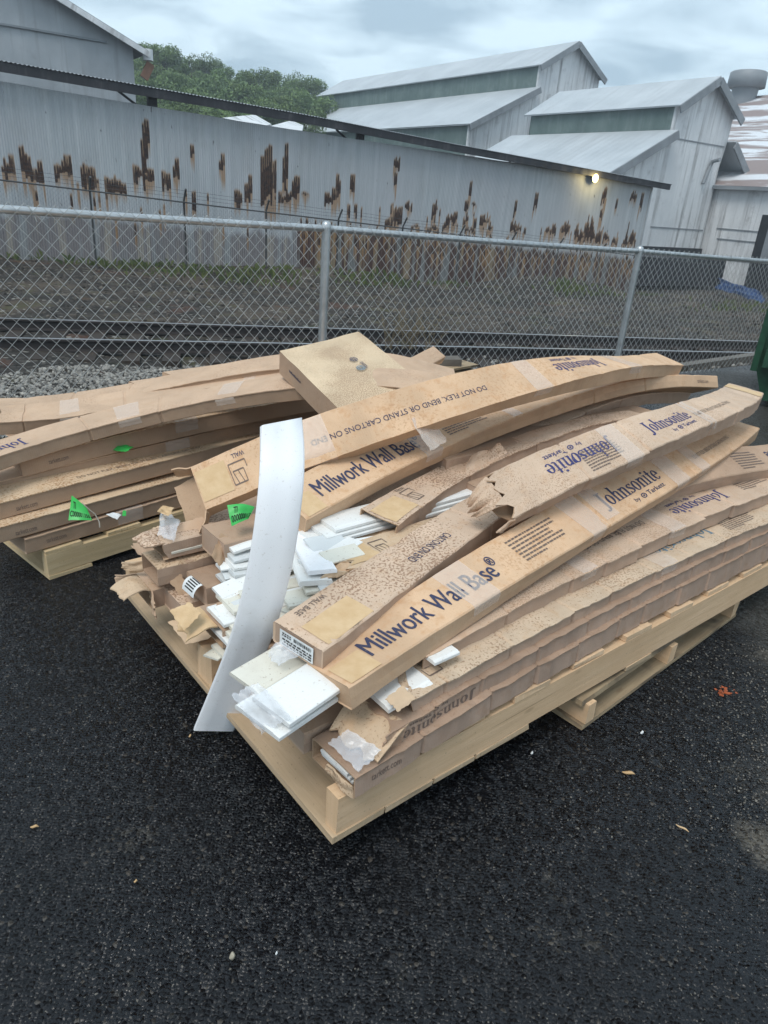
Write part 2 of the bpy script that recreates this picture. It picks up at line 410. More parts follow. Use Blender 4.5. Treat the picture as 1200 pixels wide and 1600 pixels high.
CONC = flat('grey_concrete', (.30, .31, .30), .8, 0, .3, .3, 20)
CHIP = flat('wood_chip', (.55, .36, .18), .7); PEB = flat('pebble', (.40, .36, .28), .7, 0, .4, .25, 60)
ORANGE = flat('orange_paint', (.34, .08, .025), .5, 0, .4, .3, 60)
STRING = flat('cotton_string', (.55, .50, .42), .8)
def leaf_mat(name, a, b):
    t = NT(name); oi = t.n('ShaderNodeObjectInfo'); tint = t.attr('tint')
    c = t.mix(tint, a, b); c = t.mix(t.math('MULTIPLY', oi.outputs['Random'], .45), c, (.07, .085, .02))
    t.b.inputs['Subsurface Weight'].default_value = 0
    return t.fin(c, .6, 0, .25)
LEAF = leaf_mat('hill_foliage', (.055, .10, .048), (.19, .28, .105)); BARK = flat('bark', (.075, .06, .045), .9)
WEED = leaf_mat('weed_leaves', (.05, .075, .025), (.13, .15, .05)); DRY = flat('dry_stalk', (.20, .155, .09), .8); GRASSM = leaf_mat('short_grass', (.035, .05, .02), (.10, .12, .05))
def lamp_mat():
    t = NT('lamp_light'); e = t.n('ShaderNodeEmission'); e.inputs[0].default_value = (1, .70, .20, 1); e.inputs[1].default_value = 9
    t.l(e.outputs[0], t.out.inputs[0]); return t.m
LAMP = lamp_mat()

# ------------------------------------------------------------------ lettering (flat outline meshes)
_tc = {}
def sans(text, bold=0.0):
    # outline text as (verts 2D, faces), unit cap height, starting at x = 0
    key = (text, bold)
    if key in _tc: return _tc[key]
    cu = bpy.data.curves.new('lettering', 'FONT'); cu.body = text; cu.resolution_u = 3; cu.fill_mode = 'FRONT'; cu.offset = bold
    ob = bpy.data.objects.new('lettering', cu); col.objects.link(ob)
    dg = bpy.context.evaluated_depsgraph_get(); me = bpy.data.meshes.new_from_object(ob.evaluated_get(dg))
    vs = [(v.co.x, v.co.y) for v in me.vertices]; fs = [tuple(p.vertices) for p in me.polygons]
    bpy.data.objects.remove(ob); bpy.data.meshes.remove(me); bpy.data.curves.remove(cu)
    x0 = min(v[0] for v in vs); k = 1/.73
    vs = [((x-x0)*k, y*k) for x, y in vs]
    _tc[key] = (vs, fs); return _tc[key]

def serif(text):
    # condensed old-style serif capitals and lower case for the carton wordmark
    if text in _tc: return _tc[text]
    vs, fs = [], []
    def poly(pts): i = len(vs); vs.extend(pts); fs.append(tuple(range(i, i+len(pts))))
    def rect(x0, y0, x1, y1): poly([(x0, y0), (x1, y0), (x1, y1), (x0, y1)])
    def ring(cx, cy, ro, ri, a0, a1, n=14):
        for k in range(n):
            p = []
            for a, rr in ((a0+(a1-a0)*k/n, ro), (a0+(a1-a0)*(k+1)/n, ro), (a0+(a1-a0)*(k+1)/n, ri), (a0+(a1-a0)*k/n, ri)):
                a = R(a); p.append((cx+cos(a)*rr[0], cy+sin(a)*rr[1]))
            poly(p)
    def stroke(pts, w):
        for (a, b), (w0, w1) in zip(zip(pts, pts[1:]), zip(w, w[1:])):
            d = V((b[0]-a[0], b[1]-a[1])).normalized(); nn = V((-d.y, d.x))
            poly([(a[0]+nn.x*w0/2, a[1]+nn.y*w0/2), (a[0]-nn.x*w0/2, a[1]-nn.y*w0/2), (b[0]-nn.x*w1/2, b[1]-nn.y*w1/2), (b[0]+nn.x*w1/2, b[1]+nn.y*w1/2)])
    x = 0; S = .105; X = .66
    for ch in text:
        if ch == 'J':
            rect(x+.13, -.02, x+.26, 1); rect(x+.04, .95, x+.35, 1.0); ring(x+.08, -.02, (.18, .26), (.05, .21), -100, 0, 8); ring(x+.04, -.2, (.06, .07), (0, 0), 0, 360, 10); x += .38
        elif ch == 'o': ring(x+.2, X/2, (.2, X/2+.02), (.085, X/2-.035), 0, 360, 24); x += .44
        elif ch in 'hn':
            top = 1.04 if ch == 'h' else X
            rect(x+.05, 0, x+.05+S, top); rect(x, 0, x+.21, .045); rect(x, top-.05, x+.06, top)
            rect(x+.30, 0, x+.30+S, X-.16); rect(x+.25, 0, x+.46, .045); ring(x+.25, X-.17, (.155, .18), (.05, .11), 0, 165, 12); x += .48
        elif ch == 's':
            pts = [(.29, .52), (.22, .61), (.14, .62), (.07, .54), (.09, .44), (.19, .345), (.28, .25), (.29, .14), (.21, .05), (.12, .04), (.03, .14)]
            stroke([(x+a, y) for a, y in pts], [.05, .06, .06, .09, .12, .13, .12, .09, .06, .06, .05]); rect(x+.28, .5, x+.31, .67); rect(x+.02, 0, x+.05, .18); x += .36
        elif ch == 'i':
            rect(x+.06, 0, x+.06+S, X); rect(x, 0, x+.23, .045); rect(x, X-.05, x+.07, X); ring(x+.11, .86, (.075, .075), (0, 0), 0, 360, 12); x += .25
        elif ch == 't':
            rect(x+.08, .12, x+.08+S, .86); rect(x, X-.06, x+.27, X); ring(x+.2, .12, (.12, .14), (.015, .08), 180, 330, 8); x += .30
        elif ch == 'e':
            ring(x+.2, X/2, (.2, X/2+.02), (.085, X/2-.035), 0, 322, 22); rect(x+.09, X/2-.0, x+.395, X/2+.045); x += .42
    _tc[text] = (vs, fs); return _tc[text]

def greek(lines, seed=1, w=1.0, gap=.55):
    # paragraph too small to read in the photo: rows of word-long dashes
    rnd = random.Random(seed); vs, fs = [], []; n = len(lines)
    for i, L in enumerate(lines):
        y = (n-1-i)/n; x = 0
        while x < L*w:
            l = rnd.uniform(.03, .09)
            k = len(vs); h = (1-gap)/n
            vs += [(x, y), (min(x+l, L*w), y), (min(x+l, L*w), y+h), (x, y+h)]; fs.append((k, k+1, k+2, k+3)); x += l + .014
    return vs, fs

def icon():
    # drawing of a skirting profile in a thin square frame
    vs, fs = [], []
    def bar(a, b, w=.05):
        d = V((b[0]-a[0], b[1]-a[1])).normalized(); nn = V((-d.y, d.x))*w/2; k = len(vs)
        vs.extend([(a[0]+nn.x, a[1]+nn.y), (a[0]-nn.x, a[1]-nn.y), (b[0]-nn.x, b[1]-nn.y), (b[0]+nn.x, b[1]+nn.y)]); fs.append((k, k+1, k+2, k+3))
    for a, b in (((0, 0), (1.1, 0)), ((0, 0), (0, .3)), ((1.1, 0), (1.1, .8)), ((.25, .8), (1.1, .8)), ((.25, .3), (.25, .8)), ((.25, .3), (.8, .3)), ((.45, .8), (.62, .3)), ((.8, .8), (.95, .3)), ((.8, .3), (.95, .3))): bar(a, b)
    return vs, fs

def wordmark():
    vs, fs = serif('Johnsonite'); vs = list(vs); fs = list(fs)
    def add(sub, x, y, k):
        i = len(vs); vs.extend([(x+a*k, y+b*k) for a, b in sub[0]]); fs.extend([tuple(q+i for q in f) for f in sub[1]])
    add(sans('by'), 1.55, -.52, .26)
    n = 16; i = len(vs)
    for k in range(n):
        a = 2*pi*k/n
        for rr in (.17, .11): vs.append((2.2+cos(a)*rr, -.40+sin(a)*rr))
    for k in range(n): j = (k+1) % n; fs.append((i+2*k, i+2*j, i+2*j+1, i+2*k+1))
    j = len(vs); vs.extend([(2.2+cos(2*pi*k/8)*.06, -.40+sin(2*pi*k/8)*.06) for k in range(8)]); fs.append(tuple(range(j, j+8)))
    add(sans('Tarkett', .01), 2.48, -.52, .30)
    return vs, fs

def fit(vf, w=None, h=None):
    vs, fs = vf; x0 = min(v[0] for v in vs); x1 = max(v[0] for v in vs); y0 = min(v[1] for v in vs); y1 = max(v[1] for v in vs)
    kx = w/(x1-x0) if w else None; ky = h/(y1-y0) if h else None
    kx = kx or ky; ky = ky or kx
    return [((x-x0)*kx, (y-y0)*ky) for x, y in vs], fs, (x1-x0)*kx, (y1-y0)*ky

# ------------------------------------------------------------------ cartons
def catmull(pts, n_per):
    out = []
    for i in range(len(pts)-1):
        p0 = pts[max(i-1, 0)]; p1 = pts[i]; p2 = pts[i+1]; p3 = pts[min(i+2, len(pts)-1)]
        d = (V(p2[:3])-V(p1[:3])).length; n = max(1, int(d/n_per))
        # chord-length tangents keep short segments from overshooting
        d01 = max(1e-4, (V(p1[:3])-V(p0[:3])).length); d23 = max(1e-4, (V(p3[:3])-V(p2[:3])).length)
        for k in range(n):
            t = k/n; row = []
            for a, b, c, e in zip(p0, p1, p2, p3):
                m1 = (c-b)/d if i == 0 else ((b-a)/d01*d + (c-b)/d*d01)/(d01+d)
                m2 = (c-b)/d if i == len(pts)-2 else ((c-b)/d*d23 + (e-c)/d23*d)/(d23+d)
                row.append((2*t**3-3*t*t+1)*b + (t**3-2*t*t+t)*d*m1 + (-2*t**3+3*t*t)*c + (t**3-t*t)*d*m2)
            out.append(row)
    out.append(list(pts[-1])); return out

class Carton:
    """A long corrugated box swept along its front top edge. Stations are (x, y, z, tilt in degrees)."""
    def __init__(s, name, label, stations, mats, W=.15, H=.06, near='closed', far='closed', crumple=.0025, seed=1,
                 creases=(), cat='carton', group=None, cut=0.0, jag=.03, squash=0, sag=0, side=None, lip=0.0, H2=None, shift=.0):
        s.rnd = random.Random(seed); s.W, s.H = W, H
        st = catmull([tuple(map(float, p)) for p in stations], .022)
        if creases:                                          # extra rings hugging each score line
            acc = [0]
            for a, b in zip(st, st[1:]): acc.append(acc[-1]+(V(b[:3])-V(a[:3])).length)
            st2 = []
            want = sorted(x for c_ in creases for x in (c_-.007, c_-.0015, c_+.0015, c_+.007) if 0 < x < acc[-1]-.001)
            wi = 0
            for i in range(len(st)):
                while wi < len(want) and i > 0 and acc[i-1] <= want[wi] < acc[i]:
                    f = (want[wi]-acc[i-1])/(acc[i]-acc[i-1]); st2.append([x*(1-f)+y*f for x, y in zip(st[i-1], st[i])]); wi += 1
                st2.append(st[i])
            st = st2
        pts = [V(p[:3]) for p in st]; til = [R(p[3]) for p in st]
        S = [0]
        for a, b in zip(pts, pts[1:]): S.append(S[-1]+(b-a).length)
        s.S = S; s.L = S[-1]; N = len(pts)
        nt = 10; r = .0035
        ts = [0] + [r] + [W*k/nt for k in range(1, nt)] + [W-r] + [W]
        prof = [(0, -H*.5), (0, -r)] + [(r, 0)] + [(W*k/nt, 0) for k in range(1, nt)] + [(W-r, 0), (W, -r), (W, -H*.5), (W, -H+r), (W-r, -H), (W*.66, -H), (W*.33, -H), (r, -H), (0, -H+r)]
        # order: front mid, front top edge, top ..., back, bottom
        s.i_top = (1, 1+nt+2); s.prof = prof; s.frames = []
        dents = [(s.rnd.uniform(.05, S[-1]-.05), s.rnd.choice((0, 0, 1)), s.rnd.uniform(.002, .0075)*min(1.6, crumple/.002), s.rnd.uniform(.018, .05)) for _ in range(int(S[-1]*2.6))]
        rings, uvs = [], []
        vv = [0]
        if lip: prof[1] = (-lip, -.0038); prof[2] = (-lip, 0); prof[0] = (.0005, -.0055)
        full = prof + [prof[0]]
        for a, b in zip(full, full[1:]): vv.append(vv[-1]+math.hypot(b[0]-a[0], b[1]-a[1]))
        for i, p in enumerate(pts):
            t = (pts[min(i+1, N-1)]-pts[max(i-1, 0)]).normalized()
            n0 = V((0, 0, 1)).cross(t).normalized(); u0 = t.cross(n0)
            w = n0*cos(til[i]) + u0*sin(til[i]); nn = t.cross(w)
            s.frames.append((p, t, w, nn))
            cr = 0
            for cs in creases:
                d = abs(S[i]-cs); cr = max(cr, 1-d/.007)
            sg = sum(1 for cs in creases if cs < S[i]); hs = (H2-H)/max(.01, S[-1])*S[i] if H2 else 0
            so, sh = (noise.noise(V((sg*3.7, seed*1.9, 0)))*shift, noise.noise(V((sg*2.9, seed*4.1, 6)))*shift*.5) if shift else (0, 0)
            bul = 0
            if shift and creases:
                lo_ = max([c_ for c_ in creases if c_ < S[i]] or [0]); hi_ = min([c_ for c_ in creases if c_ >= S[i]] or [S[-1]]); bul = sin(pi*(S[i]-lo_)/max(.01, hi_-lo_))*.0012
            ring = []
            for j, (a, h) in enumerate(prof):
                q = p + w*a + nn*(h - (hs if h < -H*.7 else hs*.5 if h < -.01 else 0))
                if shift: q = q - w*((so+bul)*max(0, 1-a/.05)) + nn*(sh*max(0, 1-a/.08) if h > -.01 else 0)
                if crumple:
                    amp = crumple*(1+squash*.6)
                    e1 = noise.noise(V((S[i]*6, j*.35, seed*7.3))); e2 = noise.noise(V((S[i]*17, a*20, seed*3.1+9))); e3 = noise.noise(V((S[i]*38+4, h*30, seed*5.7+3)))
                    e4 = noise.noise(V((S[i]*70, j*.05, seed*2.3+1)))
                    q = q + nn*(e1*amp*.55 + e2*amp*.5) + w*(e2*amp*.5 + (e3*amp*.8 if abs(a) < .012 else 0))
                    if lip and j in (1, 2): q = q + w*(e4*lip*.7) - nn*(max(0, e3)*.004)
                    if squash and h < -.001 and a < .02: q = q + w*(abs(noise.noise(V((S[i]*9, seed, 2))))*squash*.012) * (1 if h > -H*.8 else 0)
                if crumple > .0008:
                    for sd_, ed, dp, wd_ in dents:
                        ds_ = abs(S[i]-sd_)
                        if ds_ < wd_ and abs(a-ed*W) < .030 and h > -.02: q = q - nn*(dp*(1-ds_/wd_)*(1-abs(a-ed*W)/.030)) + w*(dp*.5*(1-ds_/wd_)*(1 if ed == 0 else -1)*(1-abs(a-ed*W)/.030))
                if sag and h > -.004: q = q - nn*(sag*sin(pi*min(1, max(0, a/W)))) 
                if cr > 0:
                    q = q - nn*(cr*.0045*(1 if h > -H*.5 else -.3)) + w*(cr*.007*(1 if a < W*.3 else -1))
                ring.append(q)
            rings.append(ring); uvs.append([(S[i], v) for v in vv])
        # torn mouth: pull the first rings back unevenly
        for which, kind in ((0, near), (1, far)):
            if kind != 'torn': continue
            jg = [noise.noise(V((j*.9, seed*2.7, which*5)))*.6 + noise.noise(V((j*2.3, seed*1.9, which*3+1)))*.5 for j in range(len(prof))]
            for k in range(7):
                i = k if which == 0 else N-1-k
                for j in range(len(prof)):
                    rings[i][j] = rings[i][j] + s.frames[i][1]*((1 if which == 0 else -1)*(jg[j]+.45)*jag*(1-k/7))
        s.rings = rings; mb = MB(); s.mb = mb
        mb.quads(rings, uvs, closed=True, smooth=False, flip=True)
        np_ = len(prof)
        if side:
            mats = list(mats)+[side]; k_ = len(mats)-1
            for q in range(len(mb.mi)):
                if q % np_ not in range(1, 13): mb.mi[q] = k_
        for which, kind in ((0, near), (1, far)):
            ring = rings[0] if which == 0 else rings[-1]; fr = s.frames[0] if which == 0 else s.frames[-1]
            inw = fr[1]*(1 if which == 0 else -1)
            c = sum(ring, V())/np_
            if kind == 'closed':
                inner = [c+(q-c)*.93+inw*.002 for q in ring]
                mb.quads([ring, inner], closed=True, mi=0, smooth=False, flip=(which == 1))
                uv = [(a+.3*seed, h) for a, h in prof]
                mb.face(inner if which == 0 else inner[::-1], uv if which == 0 else uv[::-1], mi=(len(mats)-1 if side else 0))
            else:
                # board thickness, then the inside walls and a blind end
                rows = [ring]; cut_ = [c+(q-c)*V((1, 1, 1)).x*.955 for q in ring]
                def inset(k, d=.0035):
                    rg = rings[k] if which == 0 else rings[-1-k]; f = s.frames[k] if which == 0 else s.frames[-1-k]
                    cc = f[0]+f[2]*W/2-f[3]*H/2; o = []
                    for q in rg:
                        v = q-cc; a = v.dot(f[2]); h = v.dot(f[3]); tt = v.dot(f[1])
                        o.append(cc+f[2]*(a*(1-2*d/W))+f[3]*(h*(1-2*d/H))+f[1]*tt)
                    return o
                rows = [ring, inset(0), inset(3), inset(7), inset(12)]
                uvr = [[(k*.06+.5*seed, v) for v in vv] for k in range(5)]
                mb.quads(rows, uvr, closed=True, mi=1, smooth=False, flip=(which == 1))
                f = rows[-1]; mb.face(f if which == 0 else f[::-1], mi=1)
        s.o = None; s.extra = []; s.mats = list(mats); s.name = name; s.meta = (label, cat, group)
    def at(s, d, t, off=.0012, face='top'):
        # a point on the shell: d metres along, t across (top: from the front edge; front: down from the top edge)
        S = s.S; d = min(max(d, 0), s.L-1e-5)
        lo, hi = 0, len(S)-1
        while hi-lo > 1:
            m = (lo+hi)//2
            if S[m] <= d: lo = m
            else: hi = m
        k = (d-S[lo])/max(1e-9, S[lo+1]-S[lo])
        pr = s.prof
        if face == 'top':
            js = list(range(2, 13)); tv = [pr[j][0] for j in js]
            t = min(max(t, tv[0]), tv[-1]); q = 0
            while q < len(tv)-2 and tv[q+1] < t: q += 1
            f = (t-tv[q])/(tv[q+1]-tv[q]); j0, j1 = js[q], js[q+1]
        else:
            js = [1, 0, len(pr)-1]; tv = [-pr[j][1] for j in js]; t = min(max(t, tv[0]), tv[-1])
            q = 0 if t < tv[1] else 1; f = (t-tv[q])/(tv[q+1]-tv[q]); j0, j1 = js[q], js[q+1]
        A, B = s.rings[lo], s.rings[lo+1]
        p = (A[j0]*(1-f)+A[j1]*f)*(1-k) + (B[j0]*(1-f)+B[j1]*f)*k
        fr = s.frames[lo]; nn = fr[3] if face == 'top' else -fr[2]
        return p + nn*off
    def prt(s, vf, d0, t0, w=None, h=None, rot=False, ink=None, face='top', off=.0012):
        vs, fs, tw, th = fit(vf, w, h); mi = s.mslot(ink or INK)
        for f in fs:
            pts = []
            for k in f:
                x, y = vs[k]
                if rot: x, y = tw-x, th-y
                pts.append(s.at(d0+x, t0+(y if face == 'top' else th-y), off, face))
            a = (pts[1]-pts[0]).cross(pts[2]-pts[0]); 
            s.mb.face(pts, mi=mi)
        return s
    def mslot(s, m):
        if m not in s.mats: s.mats.append(m)
        return s.mats.index(m)
    def done(s):
        s.o = tag(s.mb.build(s.name, s.mats), *s.meta)
        for nm, mb, m in s.extra: mb.build(nm, m, s.o)
        return recenter(s.o)
    def band(s, d0, d1, t0=-.0, t1=None, name='packing_tape', mat=None, drop=.03, skew=0, off=.0016, back=False):
        # a strip across the top, its end folded down the front
        t1 = s.W if t1 is None else t1; mb = MB(); rows = []
        n = 10
        for k in range(5):
            d = d0+(d1-d0)*k/4; row = []
            if drop: row += [s.at(d, drop, off, 'front'), s.at(d, drop*.5, off, 'front'), s.at(d, .004, off, 'front')]
            row += [s.at(d+skew*(t0+(t1-t0)*j/n), t0+(t1-t0)*j/n, off) for j in range(n+1)]
            rows.append(row)
        mb.quads(rows, flip=True, smooth=True); s.extra.append((name, mb, mat or TAPE)); return s
    def flap(s, a, b, out, length, curl=0.6, jag=.012, name='end_flap', mat=None, seed=1, taper=.12, thick=.004):
        # a board flap hinged on the edge a-b, leaving along 'out' and curling about the hinge
        a, b = V(a), V(b); out = V(out).normalized(); ax = (b-a).normalized(); out = (out-ax*out.dot(ax)).normalized(); up = out.cross(ax)
        if up.z < 0: up = -up
        rows0, uv = [], []
        n, m = 8, 10
        for i in range(n+1):
            u = i/n; row = []; th = curl*u
            # arc of constant curvature in the out/down plane
            L_ = length*u
            if abs(curl) > 1e-3: x = length*sin(curl*u)/curl; y = -length*(1-cos(curl*u))/curl
            else: x, y = L_, 0
            for j in range(m+1):
                v = j/m; e = taper*u*(v-.5)
                jj = (noise.noise(V((v*5, seed*3.3, 1))) + .5*noise.noise(V((v*13, seed*1.3, 2))))*jag*u
                wv = noise.noise(V((u*2.5, v*2.5, seed*1.7)))*.006
                row.append(a+(b-a)*(v-e) + out*(x+jj) + up*(y+wv))
            rows0.append(row); uv.append([(u*length+seed, v*(b-a).length) for v in [j/m for j in range(m+1)]])
        low = [[p-up*thick for p in r] for r in rows0]
        mb = MB(); mb.quads(rows0, uv, smooth=False); mb.quads(low, uv, smooth=False, flip=True)
        per = [rows0[i][0] for i in range(n+1)] + [rows0[n][j] for j in range(1, m+1)] + [rows0[i][m] for i in range(n-1, -1, -1)]
        per2 = [low[i][0] for i in range(n+1)] + [low[n][j] for j in range(1, m+1)] + [low[i][m] for i in range(n-1, -1, -1)]
        mb.quads([per, per2], smooth=False); s.extra.append((name, mb, mat or s.mats[0])); return s

def strip(name, label, stations, mat, W=.10, T=.011, cat='moulding', group=None, seed=1, bend=0, step=True):
    """One length of vinyl wall moulding: a flat board with a stepped, rounded front edge."""
    st = catmull([tuple(map(float, p)) for p in stations], .03); pts = [V(p[:3]) for p in st]; N = len(pts)
    if step: prof = [(0, -T), (0, -T*.35), (W*.02, -T*.2), (W*.10, -T*.15), (W*.14, 0), (W*.5, 0), (W*.96, 0), (W, -T*.3), (W, -T), (W*.5, -T)]
    else: prof = [(0, -T), (0, -.002), (.002, 0), (W*.25, 0), (W*.5, 0), (W*.75, 0), (W-.002, 0), (W, -.002), (W, -T), (W*.5, -T)]
    rings = []
    for i, p in enumerate(pts):
        t = (pts[min(i+1, N-1)]-pts[max(i-1, 0)]).normalized(); n0 = V((0, 0, 1)).cross(t).normalized(); u0 = t.cross(n0)
        a = R(st[i][3]); w = n0*cos(a)+u0*sin(a); nn = t.cross(w)
        rings.append([p+w*x+nn*y for x, y in prof])
    mb = MB(); mb.quads(rings, closed=True, smooth=False, flip=True); mb.face(rings[0]); mb.face(rings[-1][::-1])
    return recenter(tag(mb.build(name, mat), label, cat, group))

def line(p, d, L, tilt=0, rise=0, n=3, bow=0):
    p = V(p); d = V(d).normalized(); out = []
    for k in range(n+1):
        u = k/n; q = p+d*(L*u)+V((0, 0, rise*u+bow*sin(pi*u))); out.append((*q, tilt))
    return out
def film(name, label, grid, mat, amp=.008, seed=1, n=14, group=None, cat='plastic film', thick=.0015, jag=.01):
    """A crumpled sheet spanning four corner points (a, b, c, d in order), with an uneven hem."""
    a, b, c, d = map(V, grid); rows = []
    nn = (b-a).cross(d-a).normalized()
    for i in range(n+1):
        row = []
        for j in range(n+1):
            u, v = i/n, j/n
            eu = u + (noise.noise(V((v*6, seed, 3)))*jag*8*(1 if i in (0, n) else 0)); ev = v + (noise.noise(V((u*6, seed, 8)))*jag*8*(1 if j in (0, n) else 0))
            p = a*(1-eu)*(1-ev)+b*eu*(1-ev)+c*eu*ev+d*(1-eu)*ev
            h = noise.noise(V((u*2.2, v*2.2, seed*2.1)))+.25*noise.noise(V((u*6, v*6, seed*4.3)))+abs(noise.noise(V((u*3+9, v*5, seed))))*1.1
            row.append(p+nn*h*amp)
        rows.append(row)
    low = [[p-nn*thick for p in r] for r in rows]
    mb = MB(); mb.quads(rows, smooth=True); mb.quads(low, smooth=True, flip=True)
    per = lambda g: [g[i][0] for i in range(n+1)]+[g[n][j] for j in range(1, n+1)]+[g[i][n] for i in range(n-1, -1, -1)]
    mb.quads([per(rows), per(low)], smooth=False)
    return recenter(tag(mb.build(name, mat), label, cat, group))

